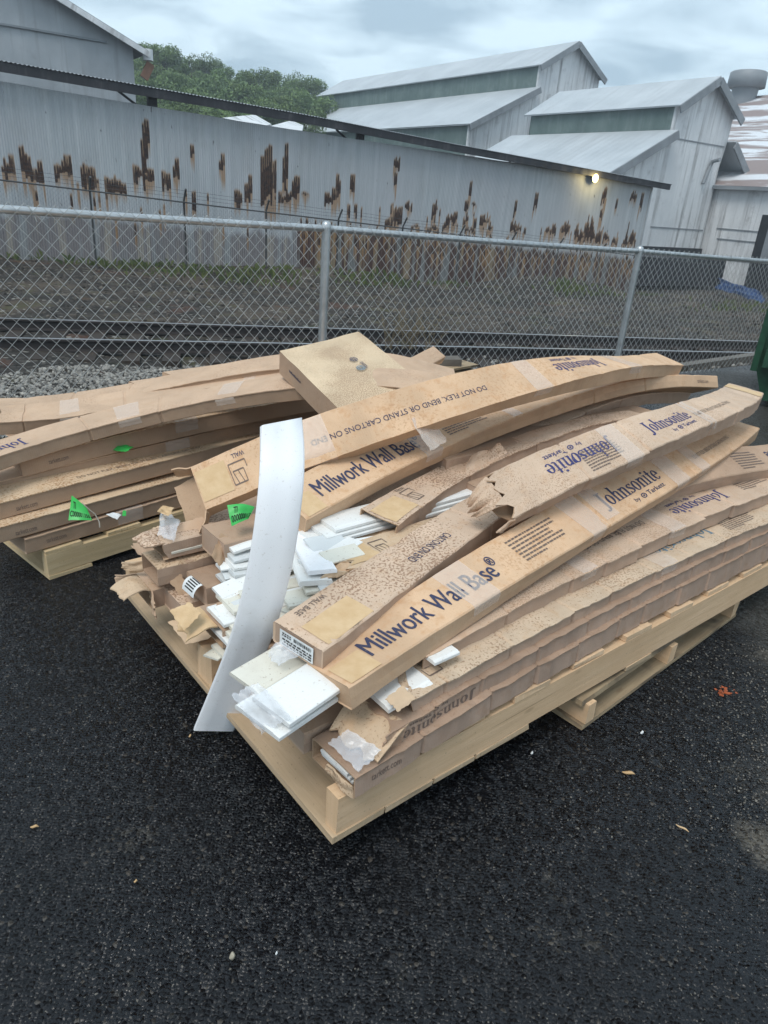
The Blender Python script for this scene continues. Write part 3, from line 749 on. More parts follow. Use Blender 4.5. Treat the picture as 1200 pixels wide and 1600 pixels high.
# ------------------------------------------------------------------ surveyed edges (x, y, z, tilt) of the long cartons
BK = {
 'C1': [(-0.045,1.19,0.465,-10),(0.169,1.408,0.499,3),(0.385,1.623,0.529,13),(0.602,1.838,0.556,20),(0.817,2.055,0.577,24),(1.027,2.277,0.594,25),(1.23,2.506,0.604,22),(1.422,2.745,0.608,15),(1.602,2.997,0.604,5)],
 'C2': [(0.333,1.743,0.62,34),(0.514,1.871,0.678,30),(0.693,2.008,0.72,26),(0.866,2.155,0.748,21),(1.033,2.312,0.764,16),(1.192,2.478,0.771,12),(1.34,2.654,0.769,9),(1.475,2.84,0.762,6),(1.595,3.035,0.75,6)],
 'C3': [(-0.106,1.259,0.5,5),(0.031,1.458,0.52,4),(0.168,1.658,0.538,2),(0.305,1.858,0.553,1),(0.443,2.057,0.565,-1),(0.584,2.255,0.573,-2),(0.726,2.451,0.577,-2),(0.872,2.646,0.575,-2),(1.021,2.838,0.568,0)],
 'C4': [(-0.211,1.757,0.576,18),(-0.01,1.995,0.627,20),(0.197,2.225,0.668,16),(0.409,2.453,0.701,9),(0.623,2.681,0.725,-1),(0.841,2.907,0.741,-11),(1.068,3.124,0.747,-19),(1.311,3.323,0.741,-25),(1.581,3.487,0.72,-25)],
 'C5': [(-0.523,1.876,0.53,41),(-0.242,1.964,0.651,45),(0.046,2.074,0.751,41),(0.319,2.221,0.822,33),(0.566,2.411,0.86,23),(0.784,2.643,0.866,13),(0.98,2.902,0.847,6),(1.168,3.166,0.811,5),(1.372,3.402,0.775,12)],
 'C6': [(0.041,1.804,0.56,8),(0.136,1.969,0.577,0),(0.245,2.122,0.595,-4),(0.366,2.265,0.615,-7),(0.498,2.399,0.633,-8),(0.637,2.526,0.649,-8),(0.784,2.647,0.66,-8),(0.934,2.765,0.664,-7),(1.087,2.88,0.659,-8)],
 'C7': [(-0.223,1.855,0.522,12),(0.007,2.053,0.534,12),(0.223,2.266,0.557,12),(0.429,2.488,0.586,12),(0.632,2.713,0.614,12),(0.835,2.938,0.637,12),(1.045,3.156,0.647,12),(1.266,3.363,0.64,12),(1.504,3.554,0.609,12)],
 'F1': [(0.085,1.251,0.394,0),(0.281,1.437,0.399,0),(0.481,1.618,0.405,0),(0.684,1.796,0.411,0),(0.891,1.969,0.417,0),(1.1,2.139,0.423,0),(1.314,2.304,0.43,0),(1.53,2.466,0.437,0),(1.75,2.623,0.444,0)],
 'F2': [(0.12,1.363,0.437,3),(0.316,1.546,0.451,3),(0.514,1.726,0.463,3),(0.715,1.903,0.473,3),(0.917,2.077,0.482,3),(1.123,2.249,0.488,3),(1.33,2.417,0.494,3),(1.541,2.583,0.497,3),(1.753,2.746,0.499,3)],
 'F3': [(0.837,2.225,0.501,8),(0.969,2.296,0.532,18),(1.1,2.374,0.548,22),(1.231,2.457,0.553,22),(1.362,2.541,0.55,21),(1.494,2.625,0.545,18),(1.629,2.704,0.542,17),(1.766,2.777,0.544,18),(1.907,2.84,0.557,22)],
 'A': [(0.049,1.197,0.349,0),(0.25,1.384,0.357,0),(0.453,1.567,0.364,0),(0.658,1.748,0.371,0),(0.866,1.926,0.377,0),(1.076,2.101,0.383,0),(1.289,2.273,0.388,0),(1.504,2.443,0.392,0),(1.721,2.61,0.396,0)],
 'B': [(-0.016,1.11,0.298,0),(0.195,1.31,0.307,0),(0.408,1.507,0.314,0),(0.624,1.702,0.32,0),(0.843,1.894,0.326,0),(1.063,2.083,0.331,0),(1.286,2.27,0.335,0),(1.512,2.455,0.338,0),(1.739,2.637,0.341,0)],
 'D1': [(-1.283,2.235,0.186,0),(-1.099,2.456,0.187,0),(-0.915,2.677,0.189,0),(-0.731,2.899,0.191,0),(-0.548,3.12,0.192,0),(-0.364,3.341,0.194,0),(-0.18,3.563,0.196,0),(0.004,3.784,0.197,0),(0.188,4.005,0.199,0)],
 'D2': [(-1.35,2.159,0.257,0),(-1.162,2.387,0.258,0),(-0.975,2.614,0.259,0),(-0.787,2.842,0.26,0),(-0.6,3.07,0.262,0),(-0.413,3.297,0.263,0),(-0.225,3.525,0.264,0),(-0.038,3.752,0.266,0),(0.15,3.98,0.267,0)],
 'D3': [(-1.433,2.148,0.319,1),(-1.23,2.38,0.329,1),(-1.027,2.613,0.338,0),(-0.824,2.845,0.347,-1),(-0.621,3.078,0.356,-1),(-0.418,3.31,0.365,-2),(-0.215,3.542,0.374,-3),(-0.012,3.775,0.383,-3),(0.19,4.007,0.392,-4)],
 'D4': [(-1.492,2.305,0.34,0),(-1.276,2.511,0.361,0),(-1.059,2.717,0.38,0),(-0.842,2.923,0.398,0),(-0.624,3.128,0.416,0),(-0.406,3.332,0.432,0),(-0.187,3.537,0.448,0),(0.032,3.74,0.463,0),(0.252,3.944,0.477,0)],
 'D5': [(-1.365,2.418,0.419,0),(-1.174,2.601,0.445,0),(-0.975,2.777,0.468,0),(-0.77,2.944,0.49,0),(-0.559,3.104,0.509,0),(-0.341,3.257,0.526,0),(-0.116,3.401,0.541,0),(0.115,3.538,0.554,0),(0.353,3.668,0.565,0)],
 'D6': [(-1.449,2.117,0.465,-4),(-1.336,2.378,0.475,-1),(-1.15,2.575,0.51,3),(-0.916,2.679,0.568,7),(-0.655,2.688,0.642,10),(-0.383,2.625,0.716,13),(-0.108,2.54,0.77,14),(0.165,2.512,0.776,13),(0.438,2.642,0.699,11)],
 'D7': [(-1.58,2.666,0.47,10),(-1.355,2.746,0.484,12),(-1.133,2.838,0.523,11),(-0.909,2.903,0.579,9),(-0.679,2.924,0.639,6),(-0.443,2.901,0.693,3),(-0.202,2.855,0.727,2),(0.04,2.824,0.728,4),(0.277,2.867,0.679,8)],
 'D8': [(-1.828,2.803,0.468,1),(-1.567,2.882,0.47,4),(-1.309,2.932,0.508,6),(-1.052,2.958,0.568,9),(-0.794,2.97,0.636,11),(-0.534,2.973,0.697,13),(-0.272,2.975,0.737,13),(-0.005,2.983,0.743,12),(0.269,3.005,0.699,10)],
 'RUST': [(2.7,1.86,1.09,0.11),(2.85,1.75,1.13,0.04),(3.12,1.98,1.18,0.04),(3.21,1.81,1.16,0.04),(3.26,1.76,1.17,0.04),(3.32,1.45,1.14,0.04),(3.43,1.46,1.1,0.04),(3.52,1.65,1.03,0.04),(3.92,1.6,1.13,0.04),(4.11,1.74,1.39,0.12),(4.24,1.87,1.16,0.04),(4.77,1.76,0.95,0.22),(5.25,1.4,0.95,0.04),(5.35,1.35,0.95,0.04),(5.45,1.3,0.93,0.04),(5.58,1.34,0.94,0.04),(5.68,1.25,0.91,0.04),(6.05,1.77,1.2,0.04),(6.27,1.79,1.35,0.22),(6.48,1.7,1.23,0.06),(6.38,2.87,1.89,0.04),(6.44,2.95,2.31,0.04),(6.28,2.46,1.04,0.04),(6.85,1.67,1.08,0.04),(6.98,1.61,1.09,0.06),(7.16,1.83,1.42,0.04),(7.23,2.03,1.45,0.04),(7.72,2.43,2.09,0.04),(7.73,1.18,0.61,0.04),(8.68,2.3,1.7,0.06),(8.61,2.08,1.77,0.05),(9.12,1.32,0.77,0.06),(9.22,1.24,0.78,0.04),(9.54,1.77,0.93,0.05),(9.43,1.53,0.88,0.04),(9.99,2.38,0.82,0.04),(10.12,2.6,0.77,0.06),(10.23,2.68,0.74,0.06),(10.36,2.27,0.75,0.04),(10.75,2.77,1.34,0.04),(10.69,2.35,1.33,0.04),(10.57,1.36,0.95,0.04),(10.75,1.43,0.92,0.07),(10.88,1.53,1.0,0.09),(11.04,1.73,1.07,0.05),(11.12,1.87,1.02,0.05),(11.19,1.87,1.08,0.04),(11.48,1.42,1.29,0.14),(12.31,1.44,1.01,0.05),(12.43,1.48,1.05,0.08),(12.57,1.61,1.1,0.05),(12.65,2.04,1.26,0.04),(12.73,1.85,1.23,0.04),(13.12,1.13,0.69,0.04),(13.24,2.05,1.5,0.04),(13.4,1.15,0.7,0.05),(14.97,2.92,2.22,0.11),(14.98,2.26,1.61,0.04),(14.79,0.81,0.41,0.14),(15.01,1.09,0.39,0.09),(15.14,1.24,0.53,0.1),(15.25,1.17,0.58,0.06),(15.62,1.4,1.02,0.14),(15.97,0.71,0.43,0.12),(16.69,0.75,0.37,0.27),(16.83,1.55,1.08,0.07),(16.77,1.34,0.75,0.05),(17.34,0.78,0.4,0.09),(17.54,1.12,0.63,0.21),(17.78,1.13,0.69,0.06),(18.35,2.22,1.39,0.05),(18.27,1.55,1.16,0.06),(18.3,1.16,0.66,0.12),(18.56,0.67,0.4,0.22),(18.61,1.55,1.35,0.1),(18.77,0.95,0.5,0.06),(19.07,1.08,0.7,0.06),(19.25,1.14,0.75,0.16),(19.56,0.88,0.53,0.1),(20.74,1.7,1.05,0.05),(20.78,1.14,0.46,0.14),(21.03,0.94,0.47,0.13),(21.4,0.84,0.36,0.07),(21.77,2.04,1.34,0.04),(22.69,0.85,0.5,0.14),(23.01,1.03,0.47,0.09),(23.49,0.93,0.53,0.11),(23.64,1.06,0.49,0.15),(23.85,1.15,0.55,0.08),(24.42,1.02,0.26,0.12),(24.66,0.86,0.22,0.2),(24.93,1.62,0.36,0.07),(25.19,1.51,0.34,0.08),(24.87,1.12,0.28,0.12),(25.43,0.96,0.24,0.24),(25.78,0.88,0.25,0.16),(26.31,0.9,0.22,0.21),(25.7,2.54,1.76,0.12),(25.72,1.79,1.04,0.08),(26.86,0.6,0.18,0.13),(27.6,1.24,0.15,0.09),(27.97,0.91,0.16,0.11),(28.16,1.0,0.16,0.09),(27.57,0.52,0.14,0.18),(27.53,2.52,2.01,0.21),(28.12,2.45,1.68,0.06),(26.57,2.1,1.59,0.04)],
}

# ------------------------------------------------------------------ pallets
def pallet(name, label, org, e, m, L, Wd, z0, hs, boards, bottoms, strs, mats, bt=.017):
    root = empty(name, org + V((0, 0, z0)), label, 'pallet')
    zz = V((0, 0, 1))
    for (m0, m1) in strs:
        mb = MB(); mb.box(org+e*(L/2)+m*((m0+m1)/2)+zz*(z0+bt+hs/2), e, m, zz, L+random.uniform(-.004, .004), m1-m0, hs-.001, jit=.0015); put(mb, 'stringer', mats[1], root)
    for (e0, e1) in boards:
        mb = MB(); d = random.uniform(-.006, .006)
        mb.box(org+e*((e0+e1)/2)+m*(Wd/2+.002+d*.6)+zz*(z0+bt*1.5+hs), m, e, zz, Wd, e1-e0, bt-.001, jit=.002); put(mb, 'deck_board', mats[0], root)
    for (e0, e1) in bottoms:
        mb = MB(); mb.box(org+e*((e0+e1)/2)+m*(Wd/2)+zz*(z0+bt/2), m, e, zz, Wd+.004, e1-e0, bt-.001, jit=.0015); put(mb, 'bottom_board', mats[2], root)
    return root
nb = [(.06+.25*k, .2+.25*k) for k in range(10)]
pallet('wooden_pallet', 'long pale pine pallet under the near heap of torn cartons', PO, PE, PM, 2.50, 1.24, .106, .106, nb,
       [(-.012, .135), (.14, .285), (.29, .43), (.436, .64), (1.1, 1.24), (2.3, 2.49)], [(0, .042), (.60, .685), (1.198, 1.24)], [WOOD, WOOD_S, WOOD_D])
LE = V((.723, .69, 0)); LM = V((-.69, .723, 0)); LO = P(912, 1140, 0)
# the lower pallet's boards run the other way: its stringers point away from the viewer
rootl = empty('wooden_pallet', LO, 'stained low pallet on the asphalt carrying the long pine pallet', 'pallet')
zz = V((0, 0, 1))
for l0 in (0, .50, 1.0):
    mb = MB(); mb.box(LO+LE*(l0+.022)+LM*.5+zz*.052, LM, LE, zz, 1.0, .042, .070, jit=.002); put(mb, 'stringer', WOOD_S, rootl)
for m0 in (0.0, .44, .88):
    mb = MB(); mb.box(LO+LE*.52+LM*(m0+.06)+zz*.0095, LE, LM, zz, 1.06, .12, .015, jit=.002); put(mb, 'bottom_board', WOOD_O, rootl)
for m0 in (.015, .2, .38, .56, .74, .9):
    mb = MB(); mb.box(LO+LE*.52+LM*(m0+.045)+zz*.0955, LE, LM, zz, 1.08, .09, .015, jit=.002); put(mb, 'deck_board', WOOD_O, rootl)
pallet('wooden_pallet', 'pale pine pallet under the left stack of long cartons', FO, FE, FM, 2.40, 1.20, .003, .088,
       [(.0+.25*k, .14+.25*k) for k in range(10)], [(0, .17), (1.1, 1.24), (2.25, 2.4)], [(0, .04), (.58, .62), (1.16, 1.20)], [WOOD_Y, WOOD_Y, WOOD_Y], .015)

# ------------------------------------------------------------------ near heap: the big printed cartons
MWB = 'Millwork Wall Base'
FLEX = 'DO NOT FLEX, BEND OR STAND CARTONS ON END'
def LINES(n, s): rnd = random.Random(s); return [rnd.uniform(.8, 1) for _ in range(n-1)]+[.45]
def mwb(): 
    vs, fs = sans(MWB, 0); r = sans('®'); x = max(v[0] for v in vs)+.06; i = len(vs)
    return list(vs)+[(x+a*.55, .55+b*.55) for a, b in r[0]], list(fs)+[tuple(k+i for k in f) for f in r[1]]

c = Carton('moulding_carton', 'orange brown carton reading Millwork Wall Base upright, lowest in front of the pile', BK['C1'], [K_ORANGE, K_IN], near='closed', seed=11, crumple=.0012, side=S_ORANGE, creases=(1.02, 1.62))
c.prt(mwb(), .105, .040, w=.475, h=.072, ink=INK); c.prt(mwb(), .1068, .0405, w=.475, h=.072, ink=INK, off=.00135)
c.prt(greek(LINES(7, 2), 3), .66, .035, w=.20, h=.085, ink=INK_L)
c.prt(wordmark(), 1.07, .020, w=.36, h=.095, ink=INK)
c.prt(sans(FLEX), 1.70, .05, w=.40, h=.020, ink=INK_L)
c.band(.405, .505); c.band(.93, 1.02, t0=.0, skew=-.1); c.band(1.03, 1.10, t0=.02, drop=0); c.band(1.46, 1.56); c.band(1.66, 1.74)
c.band(.012, .10, t0=.004, t1=.085, name='paper_patch', mat=PATCH, drop=0)
a0, b0 = c.at(.002, .004), c.at(.002, .146)
c.done()

c = Carton('moulding_carton', 'dusty carton with a ragged torn mouth and two Johnsonite marks, one inverted', BK['C2'], [K_PINK, K_IN], near='torn', shift=.006, seed=23, crumple=.003, side=S_DUST, creases=(.33, .62, 1.05, 1.3), jag=.09, squash=.5)
c.prt(wordmark(), .22, .045, w=.30, h=.085, rot=True, ink=INK_B)
c.prt(greek(LINES(8, 5), 4), .36, .02, w=.17, h=.07, ink=INK_L)
c.prt(wordmark(), .70, .028, w=.29, h=.085, ink=INK_B)
c.prt(sans(FLEX), 1.02, .055, w=.36, h=.020, ink=INK_L)
c.band(.50, .585); c.band(1.02, 1.08)
c.band(1.70, 1.80, name='paper_patch', mat=PATCH, drop=0)
p = c.at(.01, .01); f0 = c.frames[0]
c.flap(c.rings[0][13]-f0[3]*.004, c.rings[0][5], -f0[1]*1+f0[3]*.1+V((0, 0, -.3)), .10, curl=1.2, jag=.05, name='torn_flap', seed=3, taper=.5)
c.flap(c.rings[0][1], c.rings[0][-2], -f0[1]+f0[2]*.3, .05, curl=.8, jag=.03, name='torn_flap', seed=6, taper=.3)
c.done()

c = Carton('moulding_carton', 'carton peppered with dark grit, its paper patched end printed WALL BASE', BK['C3'], [K_SPECK, K_IN], seed=31, crumple=.003, side=S_DUST, creases=(.75,))
c.prt(sans('WALL BASE', .01), .05, .118, w=.10, h=.016, rot=True, ink=INK_L)
c.prt(sans('CARTONS ON END'), .42, .05, w=.19, h=.026, rot=True, ink=INK)
c.band(.025, .185, t0=.006, t1=.088, name='paper_patch', mat=PATCH, drop=0)
f0 = c.frames[0]; mb = MB(); mb.quads([[c.rings[0][3]-f0[1]*.003-f0[3]*(.005+.045*i)+f0[2]*(.012+.10*j) for j in range(2)] for i in range(2)]); c.extra.append(('paper_label', mb, W_LABEL))
mb = MB(); rl = random.Random(4)
def lbar(a0, a1, h0, h1):
    q = c.rings[0][3]-f0[1]*.0042
    mb.face([q+f0[2]*a0-f0[3]*h0, q+f0[2]*a1-f0[3]*h0, q+f0[2]*a1-f0[3]*h1, q+f0[2]*a0-f0[3]*h1])
x_ = .018
while x_ < .070: w_ = rl.choice((.0008, .0014, .0022)); lbar(x_, x_+w_, .010, .020); x_ += w_+rl.choice((.001, .0018))
for r_ in range(3):
    x_ = .016
    while x_ < .100: w_ = rl.uniform(.003, .012); lbar(x_, min(x_+w_, .104), .026+.0075*r_, .030+.0075*r_); x_ += w_+.003
for r_ in range(2):
    x_ = .078
    while x_ < .102: w_ = rl.uniform(.003, .007); lbar(x_, min(x_+w_, .104), .010+.006*r_, .0135+.006*r_); x_ += w_+.0025
c.extra.append(('label_print', mb, INK_K))
c.done()

c = Carton('moulding_carton', 'orange brown carton reading Millwork Wall Base, bowed, tucked directly under the inverted Johnsonite one', BK['C4'], [K_ORANGE, K_IN], seed=47, crumple=.0012, side=S_ORANGE, creases=(1.55, 1.95))
c.prt(mwb(), .10, .042, w=.46, h=.072, ink=INK); c.prt(mwb(), .1018, .0425, w=.46, h=.072, ink=INK, off=.00135)
c.prt(greek(LINES(8, 9), 7), .68, .04, w=.22, h=.085, ink=INK_L)
c.prt(wordmark(), 1.25, .06, w=.32, h=.08, ink=INK)
c.prt(sans('tarkett.com'), 2.36, .02, w=.08, h=.018, ink=INK_L, face='front')
c.band(.52, .60); c.band(1.0, 1.06, drop=0)
c.band(.012, .085, t0=.004, t1=.085, name='paper_patch', mat=PATCH, drop=0)
c.done()

c = Carton('moulding_carton', 'topmost orange brown carton, open at its left end, Johnsonite printed upside down', BK['C5'], [K_ORANGE, K_IN], near='open', seed=53, crumple=.0012, side=S_ORANGE, lip=.003, creases=(1.98,))
c.prt(icon(), .105, .030, w=.055, h=.075, rot=True, ink=INK_L)
c.prt(sans('WALL', .01), .125, .116, w=.04, h=.016, rot=True, ink=INK)
c.prt(sans(FLEX), .36, .055, w=.62, h=.022, rot=True, ink=INK)
c.prt(wordmark(), 1.35, .040, w=.36, h=.095, rot=True, ink=INK_B)
c.band(.32, .42, t0=.03); c.band(1.16, 1.245); c.band(1.86, 2.0)
c.band(.004, .10, t0=.02, t1=.125, name='paper_patch', mat=PATCH, drop=0)
f0 = c.frames[0]; r0 = c.rings[0]
c.flap(r0[19], r0[16], -f0[1]-f0[3]*.25, .078, curl=-.25, jag=.004, seed=2, taper=.06, mat=K_IN)
c.flap(r0[13], r0[15], -f0[1]*.9+f0[2]*.35, .06, curl=.1, jag=.004, seed=5, mat=S_ORANGE)
c.flap(r0[20], r0[1], -f0[1]*.5-f0[2]*.9-V((0, 0, .35)), .07, curl=.3, jag=.006, seed=4, mat=S_ORANGE)
c.done()
# strips still inside the open end
for k in range(4):
    p = c.frames[2][0]+c.frames[2][2]*.022-c.frames[2][3]*(.012+.0115*k)
    strip('moulding_strip', 'white moulding inside the open left end of the topmost orange carton', line(p-c.frames[0][1]*(.034+.002*k), c.frames[2][1], .35, tilt=math.degrees(math.asin(c.frames[2][2].z)), n=2), W_DIRTY, W=.112, T=.0095, group='mouldings in the open end of the topmost carton')

c = Carton('moulding_carton', 'narrow gritty carton with its lid split open, just below the bowed Millwork carton', BK['C6'], [K_SPECK, K_IN], W=.125, near='open', seed=61, crumple=.0035, side=S_DUST, lip=.004, creases=(.42, .8), sag=.004)
c.prt(icon(), .17, .03, w=.05, h=.07, rot=True, ink=INK_L); c.prt(sans('WALL', .01), .17, .104, w=.04, h=.014, rot=True, ink=INK_L)
c.band(.01, .145, t0=.01, t1=.10, name='paper_patch', mat=PATCH, drop=0)
a, b = c.at(.42, .012), c.at(.66, .012)
c.flap(a, b, V((0, 0, 1))*.8+c.frames[20][2]*.9, .05, curl=-1.0, jag=.012, name='torn_flap', seed=8, taper=.3)
c.done()
Carton('moulding_carton', 'crumpled bowed carton showing only its side below the bowed Millwork one', BK['C7'], [K_PINK, K_IN], seed=67, shift=.01, crumple=.003, side=S_DUST, creases=(.9, 1.25, 1.5, 1.8), squash=.4).done()

# ------------------------------------------------------------------ near heap: the front wall of the stack
c = Carton('moulding_carton', 'dusty carton with faded blue Johnsonite, second shelf down at the right front', BK['F1'], [K_GREEN, K_IN], near='torn', shift=.007, seed=71, crumple=.003, side=S_DUST, lip=.006, creases=(.12, .36, .62, .80, 1.02, 1.22, 1.45), jag=.05, squash=.3)
c.prt(icon(), .085, .03, w=.06, h=.075, ink=INK_L)
c.prt(sans(FLEX), .33, .08, w=.58, h=.026, rot=True, ink=INK_G)
c.prt(wordmark(), 1.13, .045, w=.32, h=.08, rot=True, ink=INK_G)
c.prt(greek(LINES(8, 11), 9), 1.52, .03, w=.2, h=.07, ink=INK_L)
c.band(1.06, 1.15)
c.done()
c = Carton('moulding_carton', 'dusty pink carton with an inverted caution line, directly below the front orange Millwork carton', BK['F2'], [K_PINK, K_IN], near='open', shift=.007, seed=73, crumple=.003, side=S_DUST, lip=.006, creases=(.30, .58, .74, .92, 1.10, 1.3, 1.5), squash=.3)
c.prt(sans(FLEX), .46, .075, w=.60, h=.026, rot=True, ink=INK_L)
c.prt(wordmark(), 1.22, .040, w=.33, h=.085, rot=True, ink=INK_B)
c.prt(greek(LINES(8, 15), 12), 1.66, .05, w=.2, h=.08, ink=INK_L)
c.band(.62, .69); c.band(1.09, 1.18)
c.done()
c = Carton('moulding_carton', 'brown carton with inverted Wall Base lettering jutting out at the right frame edge', BK['F3'], [K_BROWN, K_IN], seed=79, crumple=.003, side=S_DUST)
c.prt(greek(LINES(7, 18), 14), .62, .02, w=.16, h=.09, ink=INK_L); c.prt(sans(MWB, .015), .84, .05, w=.42, h=.05, rot=True, ink=INK)
c.done()
c = Carton('moulding_carton', 'creased brown carton with a torn flap at its near end, third shelf down in front', BK['A'], [K_WET, K_IN], near='torn', seed=83, crumple=.004, side=S_WET, lip=.004, creases=(.14, .30, .52, .74, .95, 1.12, 1.3, 1.5, 1.68), H=.062, H2=.075, shift=.006, jag=.04, squash=.5)
c.prt(wordmark(), .03, .008, w=.25, h=.046, rot=True, ink=INK_L, face='front')
f0 = c.frames[0]; r0 = c.rings[0]
c.flap(r0[1]+f0[1]*.03, r0[12]+f0[1]*.0, -f0[1]-f0[2]*.1+V((0, 0, -.05)), .115, curl=.5, jag=.035, name='torn_flap', seed=12, taper=.1, mat=K_TAN)
c.flap(r0[-1]+f0[1]*.02, r0[1]+f0[1]*.02, -f0[1]+f0[2]*.3, .06, curl=.6, jag=.02, name='torn_flap', seed=14, taper=.2)
c.done()
c = Carton('moulding_carton', 'creased brown carton lying on the front edge of the long pallet, bottom of the stack', BK['B'], [K_WET, K_IN], near='open', seed=89, crumple=.0035, side=S_WET, lip=.003, creases=(.2, .44, .62, .80, 1.0, 1.14, 1.34, 1.52, 1.75), H=.060, H2=.094, shift=.006, squash=.3)
c.prt(sans('tarkett.com'), .045, .018, w=.085, h=.018, ink=INK_L, face='front')
f0 = c.frames[0]; r0 = c.rings[0]
mb = MB(); mb.quads([[q-f0[1]*.0015 for q in (r0[-1], r0[16])], [q-f0[1]*.0015+V((0, 0, .028)) for q in (r0[-1], r0[16])]]); 
c.flap(r0[-2], r0[17], V((0, 0, 1))-f0[1]*.08, .030, curl=-.1, jag=.008, seed=15, mat=K_TAN)
CB = c; c.done()

# ------------------------------------------------------------------ near heap: shorter-seen cartons at the ragged left end
def end_carton(label, p, L, mats, d=PE, rise=0, bow=0, tilt=0, **k):
    return Carton('moulding_carton', label, line(p, d, L, tilt=tilt, rise=rise, bow=bow, n=4), mats, side=S_DUST, **k)
end_carton('brown carton end beside the bottom front carton, under the broad white boards', Q(.0, .135, .305), 2.3, [K_BROWN, K_IN], near='closed', seed=101).done()
end_carton('brown carton at the bottom of the left end, behind the bent board sheet', Q(.06, .30, .305), 2.3, [K_BROWN, K_IN], near='closed', seed=103).done()
end_carton('brown carton in the bottom layer, right beside the middle stringer block', Q(.07, .46, .305), 2.3, [K_BROWN, K_IN], near='closed', seed=105).done()
c = end_carton('low brown carton with grit covered lid, second from the far corner of the long pallet', P(283, 946, .31), 2.3, [K_SPECK, K_IN], near='closed', seed=107, W=.13); c.done()
c = end_carton('brown carton with three flaps standing open at the far left pallet corner', P(236, 922, .31), 2.3, [K_FAR, K_IN], near='open', seed=109, W=.12, H=.066)
f0 = c.frames[0]; r0 = c.rings[0]
c.flap(r0[2], r0[11], -f0[1]-f0[2]*.15+V((0, 0, .25)), .085, curl=.9, jag=.012, seed=21, mat=K_TAN)
c.flap(r0[-1], r0[1], -f0[1]*.4-f0[2]*.9-V((0, 0, .5)), .06, curl=.3, jag=.012, seed=22)
c.flap(r0[13], r0[15], -f0[1]+f0[2]*.4, .06, curl=.2, jag=.010, seed=23)
c.done()
c = end_carton('brown carton with rounded soaked end and curled white label above the gritty lid', P(322, 918, .38), 2.1, [K_BROWN, K_IN], near='closed', seed=113, W=.13, tilt=-4)
f0 = c.frames[0]; r0 = c.rings[0]
mb = MB(); rows = []
for i in range(7):
    a = i/6*1.5; rows.append([r0[3]+f0[2]*(.0+.075*j)+f0[3]*(.004-.035*(1-cos(a)))-f0[1]*(.004+.030*sin(a)) for j in range(2)])
mb.quads(rows); c.extra.append(('paper_label', mb, W_LABEL))
mb = MB()
for i in range(5):
    b = [rows[i][0]*(1-u)+rows[i][1]*u-f0[1]*.0012+f0[3]*.0006 for u in (.15, .8)]; d = [rows[i+1][0]*(1-u)+rows[i+1][1]*u-f0[1]*.0012+f0[3]*.0006 for u in (.15, .8)]
    mb.face([b[0], b[1], b[1]*.5+d[1]*.5, b[0]*.5+d[0]*.5])
c.extra.append(('label_print', mb, INK_K))
c.done()
c = end_carton('tan carton with pale top and dark front, second layer at the far left pallet corner', P(246, 889, .395), 2.2, [K_TAN, K_BROWN], near='open', seed=127, W=.12, H=.06)
f0 = c.frames[0]; r0 = c.rings[0]
c.flap(r0[14], r0[16], -f0[1]+f0[2]*.5, .06, curl=.3, jag=.01, seed=31)
c.done()
c = end_carton('small gritty carton with raised ragged lid under the flaps of the topmost orange carton', P(250, 851, .46), 1.9, [K_SPECK, K_IN], near='torn', seed=131, W=.11, H=.055, jag=.03)
f0 = c.frames[0]; r0 = c.rings[0]
c.flap(r0[2], r0[11], -f0[1]+V((0, 0, .1)), .06, curl=.3, jag=.02, seed=33, mat=K_SPECK)
c.done()
c = end_carton('brown carton behind the wavy white strips, under the green tag', P(350, 850, .50), 2.0, [K_BROWN, K_IN], near='closed', seed=137, W=.14, H=.075); c.done()
c = end_carton('brown carton with pale torn end flap over the middle stringer', P(348, 985, .365), 2.2, [K_BROWN, K_IN], near='open', seed=139, W=.14, H=.058)
f0 = c.frames[0]; r0 = c.rings[0]
c.flap(r0[4]-f0[1]*.0, r0[12], -f0[1]+f0[2]*.35, .075, curl=.7, jag=.02, seed=35, mat=PATCH)
c.done()
c = end_carton('frayed carton with a paper patch between the curved white board and the gritty carton', P(545, 893, .525), 1.6, [K_TAN, K_IN], near='torn', seed=149, W=.13, H=.055, jag=.05, rise=.03)
c.band(.01, .12, t0=.02, t1=.115, name='paper_patch', mat=PATCH, drop=0); c.prt(icon(), .13, .03, w=.055, h=.07, rot=True, ink=INK_L)
f0 = c.frames[0]; r0 = c.rings[0]
c.flap(r0[2], r0[8], -f0[1]+f0[2]*.1, .05, curl=.6, jag=.03, name='torn_flap', seed=37, mat=K_ORANGE)
c.done()
end_carton('brown carton lid in shadow beneath the bowed Millwork carton, behind the split lid one', P(560, 870, .47), 1.8, [K_BROWN, K_IN], near='closed', seed=151, W=.15).done()
# cartons deep in the heap that carry the upper ones
for k, (e0, m0, z, L) in enumerate([(.28, .16, .365, 2.0), (.30, .32, .365, 2.0), (.30, .16, .425, 2.0), (.34, .32, .43, 2.0), (.40, .47, .425, 1.9), (.42, .63, .44, 1.9), (.34, .80, .44, 1.9), (.55, .34, .47, 1.7), (.55, .50, .50, 1.7), (.55, .66, .53, 1.7), (.55, .80, .57, 1.6),
                                    (.9, .36, .55, 1.4), (.9, .52, .575, 1.4), (.9, .68, .62, 1.3), (1.2, .40, .56, 1.0), (1.2, .56, .59, 1.0), (1.1, .72, .60, 1.1), (.22, .95, .44, 2.0), (.24, .16, .47, 1.8)]):
    end_carton('brown carton buried in the middle of the near heap', Q(e0, m0, z), L, [K_BROWN, K_IN], near='closed', seed=200+k, W=.145, group='cartons buried in the near heap').done()

